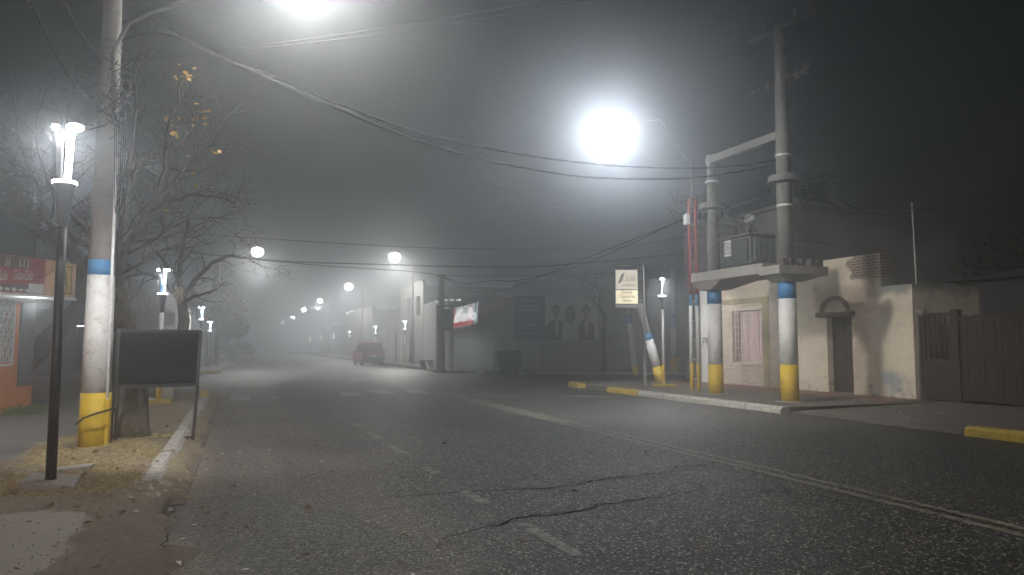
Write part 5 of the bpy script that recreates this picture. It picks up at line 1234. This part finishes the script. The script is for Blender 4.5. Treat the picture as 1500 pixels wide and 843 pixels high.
# ------------------------------------------------------------------ far right corner: signs, shop, poster wall, bin
W0 = K0 + nn * 3.0
def WP(px, py, o=0.0): return AP(px, py, W0 - nn * o, nn)
def wplate(px0, py0, px1, py1, o, th, name, mat, parent):
    a = WP(px0, py0, o); b_ = WP(px1, py0, o); z1_, z0_ = WP((px0 + px1) / 2, py0, o).z, WP((px0 + px1) / 2, py1, o).z
    return MB().plate([(a.x, a.y, z0_), (b_.x, b_.y, z0_), (b_.x, b_.y, z1_), (a.x, a.y, z1_)], -nn * th).build(name, mat, parent)
a = WP(657, 500); cs = thing('shutter_shop', (a.x, a.y, .14), 'shuttered grey corner shop with tiled eaves at the far corner', 'shop')
b_ = WP(732, 500); bz = WP(690, 468).z
L = (b_ - a).length; av, bv = Vector((a.x, a.y, 0)), Vector((b_.x, b_.y, 0))
tt = lambda px: (WP(px, 500) - a).length
hh_ = [(tt(664), tt(687), .14, 2.75), (tt(691), tt(711), .14, 2.75)]
wall_seg(av, bv, .1, 4.6, grey_wall, 'wall', cs, hh_)
for h in hh_: pane(av, bv, h, shutter_m, 'shutter', cs, .10)
MB().plate([(a.x, a.y, .1), (13.1, 55, .1), (13.1, 55, 4.6), (a.x, a.y, 4.6)], (.3, .05, 0)).build('side_wall', grey_wall, cs)
MB().plate([av + nn * .3 + Vector((0, 0, 4.3)), bv + nn * .3 + Vector((0, 0, 4.3)), bv + nn * 8 + Vector((0, 0, 4.3)), av + nn * 8 + Vector((0, 0, 4.3))], (0, 0, .2)).build('roof', grey_wall, cs)
ea, eb = av.lerp(bv, .30), bv + u * 3.5
zl = 3.55
MB().plate([WP(698, 467, .9), WP(752, 444, .9), WP(752, 437, .02), WP(734, 439, .02), WP(698, 451, .02)], Vector((0, 0, .07))).build('tiled_eaves', tile_m, cs)
# lit shop sign
sg_o = 1.6
sgn = thing('lit_shop_sign', WP(680, 462, sg_o), 'slanted lit red and white sign with swoosh over the corner shutters', 'sign')
lit_w = EM('sign_light_white', (.92, 1, .97), .42, (.5, .5, .5)); lit_r = EM('sign_light_red', (.8, .10, .09), .42, (.4, .05, .05)); lit_ww = EM('sign_letter_white', (1, 1, 1), .85)
def poly(pts, o, name, mat, parent, th=.03):
    return MB().plate([WP(x, y, o) for x, y in pts], -nn * th).build(name, mat, parent)
MB().plate([WP(x, y, sg_o - .22) for x, y in ((664, 483), (693, 476), (698, 443), (664, 451))], -nn * .2).build('sign_box', grey_metal, sgn)
poly(((664, 482), (692, 475.5), (697, 444), (664, 452)), sg_o, 'lit_face', lit_w, sgn)
poly(((664, 481.5), (692, 475), (693.5, 466), (664, 474)), sg_o + .035, 'red_band', lit_r, sgn, .012)
poly(((664, 468), (665.5, 452), (668, 451.5), (666.5, 468)), sg_o + .035, 'red_band', lit_r, sgn, .012)
poly(((686, 468), (688, 448), (692, 447), (690.5, 467)), sg_o + .04, 'red_band', lit_r, sgn, .012)
def arc(pts, w, o, mat, name):
    return MB().tube([WP(x, y, o) for x, y in pts], w, 6).build(name, mat, sgn)
arc(((678, 454), (672, 457), (668, 463), (667, 470), (668.5, 473)), .07, sg_o + .06, lit_ww, 'swoosh')
p0 = WP(670.5, 472, sg_o + .05)
text('remo', 'lettering', lit_ww, sgn, p0, u + Vector((0, 0, .12)), (0, 0, 1), .95, .02, shear=.25, bold=.02, width=1.05)
arc(((687, 466), (688, 452), (690, 450), (691, 456), (690, 466)), .05, sg_o + .06, lit_ww, 'swoosh')
poly(((693.5, 475), (699, 472), (701, 441.5), (698.5, 443.5)), sg_o - .01, 'side_panel', EM('sign_side_light', (.75, .95, 1), .3), sgn)
for k, px in enumerate((640, 652, 662, 672)):
    q = WP(px, 440 + (k == 0) * 2, 2.3); mb = MB(); mb.tube([WP(px + 8, 452, 1.7), q + Vector((0, 0, .25)), q], .025, 6); mb.build('lamp_arm', grey_metal, sgn)
    MB().obox(q, (.10, -.05, 0), (.03, .05, 0), (0, 0, .04)).build('sign_lamp', EM('sign_lamp_glow', (.9, 1, 1), .8), sgn)
q = WP(678, 486, 1.5); spot(sgn, q, 90, 160, .5, (.95, 1, 1), 1, nn * .4 + Vector((0, 0, -1)))
mb = MB(); mb.tube([WP(640, 535, 1.9), WP(640, 447, 1.9)], .05, 8); mb.tube([WP(640, 485, 1.9), WP(664, 483, 1.7)], .05, 8); mb.build('support_post', black_metal, sgn)
# post with grey framed board
pp = G(645.5, 544, .13)
up_ = thing('utility_pole', pp, 'concrete utility pole on the far corner before the shutters', 'pole')
d_ = (pp - O0).dot(Vector((FW[0], FW[1], 0)))
MB().tube([pp, D(646, 480, d_), D(647, 402, d_)], [.24, .2, .15], 14).build('shaft', concrete, up_, smooth=True)
MB().tube([pp + Vector((0, 0, .0)), D(645.6, 524, d_)], [.245, .238], 14).build('yellow_band', M('faded_yellow', (.28, .21, .12), .8), up_, smooth=True)
MB().bar(D(640, 404, d_), D(655, 404, d_), .08).build('crossarm', dark_iron, up_)
def PD(x, y, o=0): return D(x, y, d_ - .5 - o)
fb = thing('framed_board', PD(653, 545), 'grey square board in a metal frame on two thin posts by the utility pole', 'sign')
up3 = Vector((0, 0, 1))
MB().plate([PD(643, 480), PD(661, 479.5), PD(661, 453), PD(643, 453)], Vector((-FW[0], -FW[1], 0)) * .06).build('board', greypanel, fb)
mb = MB()
for a_, c_ in (((643, 448.5), (664, 448.5)), ((663.3, 448), (662.6, 481)), ((642.5, 481), (663, 481)), ((643, 448), (643, 481))): mb.bar(PD(*a_, .03), PD(*c_, .03), .07)
mb.build('board_frame', dark_iron, fb)
MB().bar(PD(663, 481), Vector((*PD(662, 545).xy, .12)), .08).build('leg', grey_metal, fb)
MB().bar(PD(643.5, 481), Vector((*PD(644, 545).xy, .12)), .08).build('leg', grey_metal, fb)
q = G(681, 541, .13); ps = thing('pipe_sign', q, 'thin pipe post on a block in front of the corner shutters', 'post')
MB().tube([q, D(681, 470, (q - O0).dot(Vector((FW[0], FW[1], 0))))], .04, 8).build('pipe', dark_iron, ps); MB().box(q.x - .35, q.x + .35, q.y - .25, q.y + .25, .1, .3).build('base_block', stone, ps)
q = G(606, 536, .13); tag(MB().tube([q, q + Vector((0, 0, 1.7))], .05, 8).build('thin_post', dark_iron, base=q), 'thin dark post on the far sidewalk between bench and van', 'post')
# concrete bench
q = G(626, 541, .13); be = thing('bench', q, 'small bench on slanted legs by the utility pole', 'bench')
hr = Vector((RT[0], RT[1], 0))
mb = MB(); mb.bar(q + hr * -.42 + Vector((0, 0, .50)), q + hr * .42 + Vector((0, 0, .50)), .4, .07); mb.build('seat', stone, be, bevel=.01)
for s_ in (-.3, .16): MB().bar(q + hr * (s_ + .16) , q + hr * (s_ - .04) + Vector((0, 0, .46)), .14, .3).build('leg', stone, be)
# dumpster
q = G(747, 549, 0); dm_ = thing('wheeled_bin', q, 'large dark wheeled rubbish bin standing in the cross street', 'bin')
ub = u; vb = nn
def B(a_, b2, z): return q + ub * a_ + vb * b2 + Vector((0, 0, z))
def hexa(mb, a0, b0, z0, a1, b1, z1): return mb.add([B(-a0, -b0, z0), B(a0, -b0, z0), B(a0, b0, z0), B(-a0, b0, z0), B(-a1, -b1, z1), B(a1, -b1, z1), B(a1, b1, z1), B(-a1, b1, z1)], [(3, 2, 1, 0), (4, 5, 6, 7), (0, 1, 5, 4), (1, 2, 6, 5), (2, 3, 7, 6), (3, 0, 4, 7)])
hexa(MB(), .50, .38, .2, .66, .48, 1.05).build('tub', bin_m, dm_, bevel=.03)
hexa(MB(), .71, .53, 1.055, .69, .50, 1.13).build('rim', bin_m, dm_, bevel=.01)
mb = MB(); hexa(mb, .70, .50, 1.135, .58, .30, 1.28); mb.build('lid', bin_m, dm_, bevel=.03)
mb = MB()
for s_ in (-.4, -.2, 0, .2, .4): mb.bar(B(s_ * .95, -.40, .3), B(s_ * 1.2, -.49, 1.0), .05)
mb.build('rib', bin_m, dm_)
for a_, b2 in ((-.42, -.3), (.42, -.3), (-.42, .3), (.42, .3)):
    mb = MB(); mb.tube([B(a_ - .03, b2, .09), B(a_ + .03, b2, .09)], .09, 12); wl = mb.build('wheel', tyre_m, dm_); MB().bar(B(a_, b2, .1), B(a_, b2, .22), .05).build('caster_fork', grey_metal, wl)
for s_ in (-1, 1): MB().tube([B(s_ * .67, -.3, .95), B(s_ * .78, -.3, .95), B(s_ * .78, .3, .95), B(s_ * .67, .3, .95)], .02, 6).build('handle', grey_metal, dm_)
mb = MB(); q2 = G(705, 549, 0); mb.lathe(q2, [(.05, 0), (.2, .05), (.18, .13), (.06, .18)], 8, 1.3, .8)
tag(mb.build('plastic_bag', p_white, smooth=True, base=q2), 'crumpled white bag lying at the kerb left of the wheeled bin', 'bag')
mb = MB(); q2 = G(764, 549, 0); mb.lathe(q2, [(.05, 0), (.15, .05), (.13, .10), (.06, .13)], 8, 1.5, .8)
tag(mb.build('plastic_bag', p_white, smooth=True, base=q2), 'small pale litter bag right beside the wheeled bin wheels', 'bag')
# long wall with posters
e0, e1 = WP(733, 500), WP(1060, 500)
zwall = WP(850, 436).z
lw = thing('boundary_wall', ((e0 + e1) / 2).xy[:] + (.13,), 'long dim grey wall carrying posters across the side street', 'wall')
MB().plate([(e0.x, e0.y, .1), (e1.x, e1.y, .1), (e1.x, e1.y, zwall), (e0.x, e0.y, zwall)], nn * .25).build('wall', grey_wall, lw)
bh = thing('back_building', (e0 + u * 6 + nn * 5).xy[:] + (.1,), 'tall pale building standing behind the poster wall', 'building')
p0, p1 = WP(742, 500) + nn * 3, WP(1000, 500) + nn * 3
MB().plate([(p0.x, p0.y, .1), (p1.x, p1.y, .1), (p1.x, p1.y, WP(800, 405).z), (p0.x, p0.y, WP(800, 405).z)], nn * 6).build('wall', pale_wall, bh)
bb = thing('billboard', WP(775, 545, .6), 'dark blue billboard with pale text bars left of the portraits', 'billboard')
bpn = wplate(755, 435, 797, 496, .6, .08, 'panel', bill_blue, bb)
MB().plate([WP(x, y, .58) for x, y in ((753.5, 498), (798.5, 498), (798.5, 433.5), (753.5, 433.5))], nn * .05).build('panel_frame', dark_iron, bb)
r_ = random.Random(14); bill_txt = M('billboard_text', (.30, .36, .42), .7)
for (y, x0, x1, h) in ((440, 762, 788, 2.5), (446, 759, 790, 3.5), (453, 759, 790, 3.5), (463, 766, 783, 3), (475, 767, 780, 3), (487, 764, 789, 4)):
    x = x0; mb = MB()
    while x < x1 - 1:
        w_ = r_.uniform(.8, 2.2); mb.plate([WP(x, y + h, .70), WP(min(x1, x + w_), y + h, .70), WP(min(x1, x + w_), y, .70), WP(x, y, .70)], -nn * .006); x += w_ + .45
    mb.build('text_bar', bill_txt, bpn)
mb = MB(); mb.plate([WP(779, 479, .7), WP(784, 478, .7), WP(783, 474, .7), WP(780, 475, .7)], -nn * .006)
mb.build('arrow_mark', bill_txt, bpn)
for px in (758, 776.5, 795): MB().bar(WP(px, 498, .5), Vector((*WP(px, 545, .5).xy, .12)), .09).build('leg', grey_metal, bb)
po = thing('portrait_poster', WP(837, 470, .05), 'pale printed banner with three dark suited people on the wall', 'poster')
wplate(799, 432, 876, 500, .02, .04, 'sheet', poster_bg, po)
def pshape(pts, o, mat, name): return MB().plate([WP(x, y, o) for x, y in pts], -nn * .004).build(name, mat, po)
def ell(cx, cy, rx, ry, n=16): return [(cx + rx * math.cos(-2 * math.pi * k / n), cy + ry * math.sin(-2 * math.pi * k / n)) for k in range(n)]
for k, (cx, sy_, sx2, dark) in enumerate(((814.5, 0, 15.5, True), (835.5, 1, 12.5, False), (858.5, 0, 13, True))):
    hy = 456 + sy_
    pshape([(cx - sx2, 499), (cx + sx2, 499), (cx + sx2 * .92, 478 + sy_), (cx + sx2 * .62, 472 + sy_), (cx + 4, 469 + sy_), (cx - 4, 469 + sy_), (cx - sx2 * .62, 472 + sy_), (cx - sx2 * .92, 478 + sy_)], .064 + .004 * (k == 1), suit if dark else shirt, 'torso_print')
    if dark: pshape([(cx + 1, 497), (cx + 5, 470 + sy_), (cx - 2, 470 + sy_)], .076, shirt, 'shirt_print')
    else: pshape(ell(cx, hy + 5, 7.6, 13), .070, suit, 'hair_print')
    pshape([(cx - 2.5, 471 + sy_), (cx + 2.5, 471 + sy_), (cx + 2.5, 462), (cx - 2.5, 462)], .080, skin, 'neck_print')
    pshape(ell(cx, hy - 1.5, 6.2, 8.3), .084, suit, 'hair_print'); pshape(ell(cx, hy + 1.5, 4.3, 6.3), .090, skin, 'face_print')
    for ex in (-2, 2): pshape(ell(cx + ex, hy + .5, .8, .5, 8), .096, suit, 'eye_print')
    pshape(ell(cx, hy + 5, 1.8, .5, 8), .096, suit, 'mouth_print')
for px, lb in ((724, 'thin pale pipe standing left of the wheeled bin'), (868, 'slim pale stake leaning against the wall under the portraits')):
    q = G(px, 543, .13); dq = (q - O0).dot(Vector((FW[0], FW[1], 0)))
    tag(MB().tube([q, D(px + (0 if px < 800 else -10), 505 if px < 800 else 508, dq)], .05, 8).build('thin_pipe', grey_metal, base=q), lb, 'pipe')

# right corner: tilted poles and hanging sign
def banded_pole(base, topz, lean, label, rad, zb4, name='banded_pole'):
    base = Vector(base); t = thing(name, base, label, 'pole')
    pt = lambda z: base + Vector((lean[0], lean[1], 0)) * ((z - base.z) / (topz - base.z)) + Vector((0, 0, z - base.z))
    zs_ = [base.z - .05, *zb4, topz]
    for k, (nm, m_) in enumerate((('yellow_band', p_yellow), ('white_band', p_white), ('blue_band', p_blue), ('shaft', concrete))):
        if zs_[k + 1] > zs_[k]: MB().tube([pt(zs_[k]), pt(zs_[k + 1])], [rad * (1 - .05 * k), rad * (.95 - .05 * k)], 14).build(nm, m_, t, smooth=True)
    return t
q = G(968, 560, .13); dq = (q - O0).dot(Vector((FW[0], FW[1], 0)))
tpp = D(946, 485, dq)
banded_pole(q, tpp.z + 1.2, ((tpp - q).x * 1.5, (tpp - q).y * 1.5), 'tilted thick pole stub with yellow foot beside the hanging sign', .19, (D(960, 537, dq).z, D(950, 498, dq).z, D(947, 489, dq).z))
q = G(931, 548, .13); dq = (q - O0).dot(Vector((FW[0], FW[1], 0))); tpp = D(920, 452, dq)
banded_pole(q, tpp.z, ((tpp - q).x, (tpp - q).y), 'slim slanting pale pole standing behind the hanging sign', .15, (D(931, 535, dq).z, D(922, 474, dq).z, D(921, 462, dq).z))
q = G(988, 544, .13); dq = (q - O0).dot(Vector((FW[0], FW[1], 0)))
banded_pole(q, D(986, 395, dq).z, (0, 0), 'upright banded pole across the street, right of the torch lamp', .21, (D(988, 523, dq).z, D(988, 478, dq).z, D(988, 460, dq).z))
q = G(945, 565, .13); dq = (q - O0).dot(Vector((FW[0], FW[1], 0)))
hsn = thing('hanging_sign', q, 'pale backlit lettered sign hung from a thin dark mast', 'sign')
MB().tube([q, D(945, 530, dq)], .06, 10).build('mast_sleeve', grey_metal, hsn); MB().tube([D(945, 532, dq), D(943, 388, dq)], .032, 8).build('mast', grey_metal, hsn)
mb = MB(); mb.bar(D(943, 389, dq), D(898, 388, dq), .05); mb.bar(D(944, 443.5, dq), D(934, 443.5, dq), .05); mb.build('bracket', black_metal, hsn)
pa, pb = D(901, 395, dq), D(934.5, 395, dq); hz = D(918, 395, dq).z; lz = D(918, 453, dq).z
fwv = Vector((-FW[0], -FW[1], 0)); eh = Vector((pb.x - pa.x, pb.y - pa.y, 0)); wS = eh.length; eh.normalize()
def SP(s_, t_, o=0): return Vector((pa.x, pa.y, 0)) + eh * wS * s_ + Vector((0, 0, hz + (lz - hz) * t_)) + fwv * o
def splate(s0, t0, s1, t1, o, th, name, mat, par): return MB().plate([SP(s0, t1, o), SP(s1, t1, o), SP(s1, t0, o), SP(s0, t0, o)], fwv * th).build(name, mat, par)
bx = splate(0, 0, 1, 1, -.10, .10, 'sign_box', grey_metal, hsn)
splate(.03, .02, .97, .50, .002, .012, 'upper_face', EM('sign_glow_cream', (1, .88, .62), .26, (.5, .48, .42)), hsn)
splate(.03, .53, .97, .865, .002, .012, 'lower_face', EM('sign_glow_warm', (1, .84, .48), .62, (.5, .48, .4)), hsn)
splate(.03, .88, .97, .99, .002, .012, 'phone_strip', black_metal, hsn)
ink = M('sign_ink', (.05, .045, .04), .7, .1, 4, 0)
for k, wd in enumerate((('Damas', .46), ('Caballeros', .72), ('Niños', .40))):
    text(wd[0], 'lettering', ink, bx, SP(.5 - wd[1] / 2, .615 + k * .105, .018), eh, (0, 0, 1), .17, .003, width=wd[1] * wS)
text('LENCERIA', 'lettering', ink, bx, SP(.28, .43, .018), eh, (0, 0, 1), .10, .003, width=.6 * wS)
text('Sole', 'lettering', M('sign_pale_ink', (.33, .31, .26), .7), bx, SP(.42, .30, .018), eh, (0, 0, 1), .34, .003, shear=.3, width=.45 * wS)
MB().plate([SP(.12, .36, .018), SP(.22, .33, .018), SP(.40, .06, .018), SP(.26, .14, .018)], fwv * .004).build('leaf_emblem', ink, bx)
MB().plate([SP(.24, .33, .024), SP(.30, .31, .024), SP(.44, .05, .024), SP(.33, .16, .024)], fwv * .004).build('leaf_emblem', pale_print, bx)
mb = MB()
for k in range(9): s0 = .18 + k * .085 + .02 * (k > 3); mb.plate([SP(s0, .965, .018), SP(s0 + .055, .965, .018), SP(s0 + .055, .905, .018), SP(s0, .905, .018)], fwv * .003)
mb.plate([SP(.07, .97, .018), SP(.13, .97, .018), SP(.13, .90, .018), SP(.07, .90, .018)], fwv * .003)
mb.build('number_blocks', pale_print, bx)

# ------------------------------------------------------------------ overhead cables
def cable(a, b_, sag, r, label, mat=cable_m, n=28, strands=1, tw=0.03):
    a, b_ = Vector(a), Vector(b_); mb = MB()
    for s_ in range(strands):
        pts = []
        for k in range(n + 1):
            t = k / n; p = a.lerp(b_, t); p.z -= sag * 4 * t * (1 - t)
            if strands > 1: an = 25 * t + s_ * 2 * math.pi / strands; p += Vector((0, math.cos(an) * tw, math.sin(an) * tw))
            pts.append(p)
        mb.tube(pts, r, 5, cap=False)
    o = mb.build('overhead_cable', mat, base=(a + b_) / 2, smooth=True); tag(o, label, 'cable', 'overhead cables'); return o
def crv(pp, r, label, mat=cable_m, strands=1, tw=.02):
    P = [D(*p) for p in pp]; mb = MB(); pts = []
    for i in range(len(P) - 1):
        p0, p1, p2, p3 = P[max(0, i - 1)], P[i], P[i + 1], P[min(len(P) - 1, i + 2)]
        for k in range(8):
            t = k / 8; pts.append(.5 * ((2 * p1) + (p2 - p0) * t + (2 * p0 - 5 * p1 + 4 * p2 - p3) * t * t + (3 * p1 - p0 - 3 * p2 + p3) * t ** 3))
    pts.append(P[-1])
    for s_ in range(strands):
        q = [p + (Vector((0, math.cos(i * .9 + s_ * 2 * math.pi / strands), math.sin(i * .9 + s_ * 2 * math.pi / strands))) * tw if strands > 1 else Vector()) for i, p in enumerate(pts)]
        mb.tube(q, r, 5, cap=False)
    c_ = sum(P, Vector()) / len(P)
    o = mb.build('overhead_cable', mat, base=c_, smooth=True); tag(o, label, 'cable', 'overhead cables'); return o
mainA = [(168, 40, 11.9), (215, 25, 12.1), (270, 55, 12.4), (330, 87, 12.8), (400, 112, 13.3), (480, 147, 14), (600, 190, 15.2), (700, 215, 16.3), (800, 232, 17.4), (900, 243, 18.4), (1000, 247, 19.2), (1080, 243, 19.6), (1143, 234, 19.6)]
crv(mainA, .010, 'upper of the two long cables sagging across the road', cable_m, 2, .014)
mainB = [(168, 62, 11.9), (240, 50, 12.2), (330, 88, 12.8), (420, 127, 13.4), (500, 162, 14), (600, 202, 15), (700, 232, 16.2), (800, 252, 17.3), (880, 261, 18.2), (1000, 262, 19.2), (1080, 252, 19.6), (1143, 240, 19.7)]
crv(mainB, .011, 'lower of the two long cables sagging across the road', cable_m, 3, .016)
crv([(150, 92, 22), (365, 68, 19), (600, 35, 17), (860, -10, 15)], .009, 'thin upper cable crossing just under the near left lamp')
crv([(150, 95, 22), (365, 72, 19), (630, 40, 17), (900, -8, 15)], .009, 'thin lower cable crossing just under the near left lamp')
crv([(85, -10, 9.5), (125, 60, 10.6), (155, 105, 11.6), (166, 140, 11.8)], .012, 'dark cable falling steeply to the near left pole top')
crv([(40, -10, 9.5), (85, 85, 10.6), (125, 140, 11.4), (160, 165, 11.8)], .010, 'second steep dark cable left of the near pole')
crv([(700, 262, 30), (760, 283, 30), (820, 300, 30)], .016, 'faint short cable glinting below the double cables', cable_hi)
crv([(835, 276, 30), (862, 282, 30)], .013, 'short bright cable glint under the right lamp', cable_hi)
crv([(250, 340, 30), (420, 352, 34), (620, 363, 38), (820, 366, 42), (900, 364, 42), (1010, 346, 40)], .022, 'upper distant cable spanning the street at lamp height')
crv([(240, 366, 30), (400, 382, 34), (530, 387, 37), (690, 391, 39), (800, 390, 42), (1000, 372, 44)], .03, 'thick distant cable just below the second lamps')
crv([(370, 380, 32), (480, 390, 35), (600, 398, 38), (647, 404, 39.5)], .02, 'distant cable running to the far utility pole')
crv([(647, 404, 39.5), (680, 416, 39), (724, 411, 38), (760, 411, 37), (860, 385, 34), (1008, 318, 24)], .022, 'cable from the far utility pole up to the ladder post')
crv([(648, 405, 39.5), (690, 427, 39), (730, 427, 38), (780, 410, 37), (880, 370, 33), (1012, 318, 24)], .022, 'lower drooping cable from the far utility pole')
crv([(1165, 236, 19.6), (1190, 245, 19.3), (1195, 265, 19.2), (1240, 300, 19.4), (1300, 316, 19.8), (1335, 312, 20), (1349, 303, 20.3)], .013, 'cable from the transformer column to the thin gate mast')
crv([(1000, 350, 26), (1060, 342, 25), (1160, 352, 23), (1250, 362, 22), (1400, 380, 20), (1520, 395, 18)], .013, 'thin low cable passing behind the transformer to the right')
crv([(650, 404, 39.5), (720, 405, 44), (860, 402, 50), (1000, 395, 50)], .018, 'faint cable above the poster wall roofline')
crv([(1348, 375, 20.3), (1360, 405, 20.2), (1380, 425, 20)], .010, 'short cable looping down right of the gate mast')

# ------------------------------------------------------------------ air, sky, lights
haze = MB().box(-112, 132, -52, 402, -1.2, 13.0).build('haze', bpy.data.materials.new('haze'), kind='stuff')
m = haze.data.materials[0]; m.use_nodes = True; nt = m.node_tree; nt.nodes.clear()
out = nt.nodes.new('ShaderNodeOutputMaterial'); v = nt.nodes.new('ShaderNodeVolumePrincipled')
v.inputs['Color'].default_value = (.81, .855, .91, 1); v.inputs['Density'].default_value = .020; v.inputs['Anisotropy'].default_value = .865
nt.links.new(v.outputs[0], out.inputs['Volume'])
tag(haze, 'pale even fog filling the whole street', 'fog', None, 'stuff')
W = bpy.data.worlds.new('World'); S.world = W; W.use_nodes = True; nt = W.node_tree
sky = nt.nodes.new('ShaderNodeTexSky'); sky.sky_type = 'NISHITA'; sky.sun_disc = False; sky.sun_elevation = math.radians(2); sky.sun_rotation = math.radians(120)
nt.links.new(sky.outputs[0], nt.nodes['Background'].inputs[0]); nt.nodes['Background'].inputs[1].default_value = .004
cy = S.cycles; cy.use_denoising = True; cy.volume_bounces = 2; cy.max_bounces = 5; cy.diffuse_bounces = 2; cy.glossy_bounces = 2; cy.transparent_max_bounces = 4
cy.sample_clamp_indirect = 4; cy.caustics_reflective = False; cy.caustics_refractive = False
S.view_settings.view_transform = 'Standard'; S.view_settings.look = 'None'; S.view_settings.gamma = 1; S.view_settings.exposure = 0.42
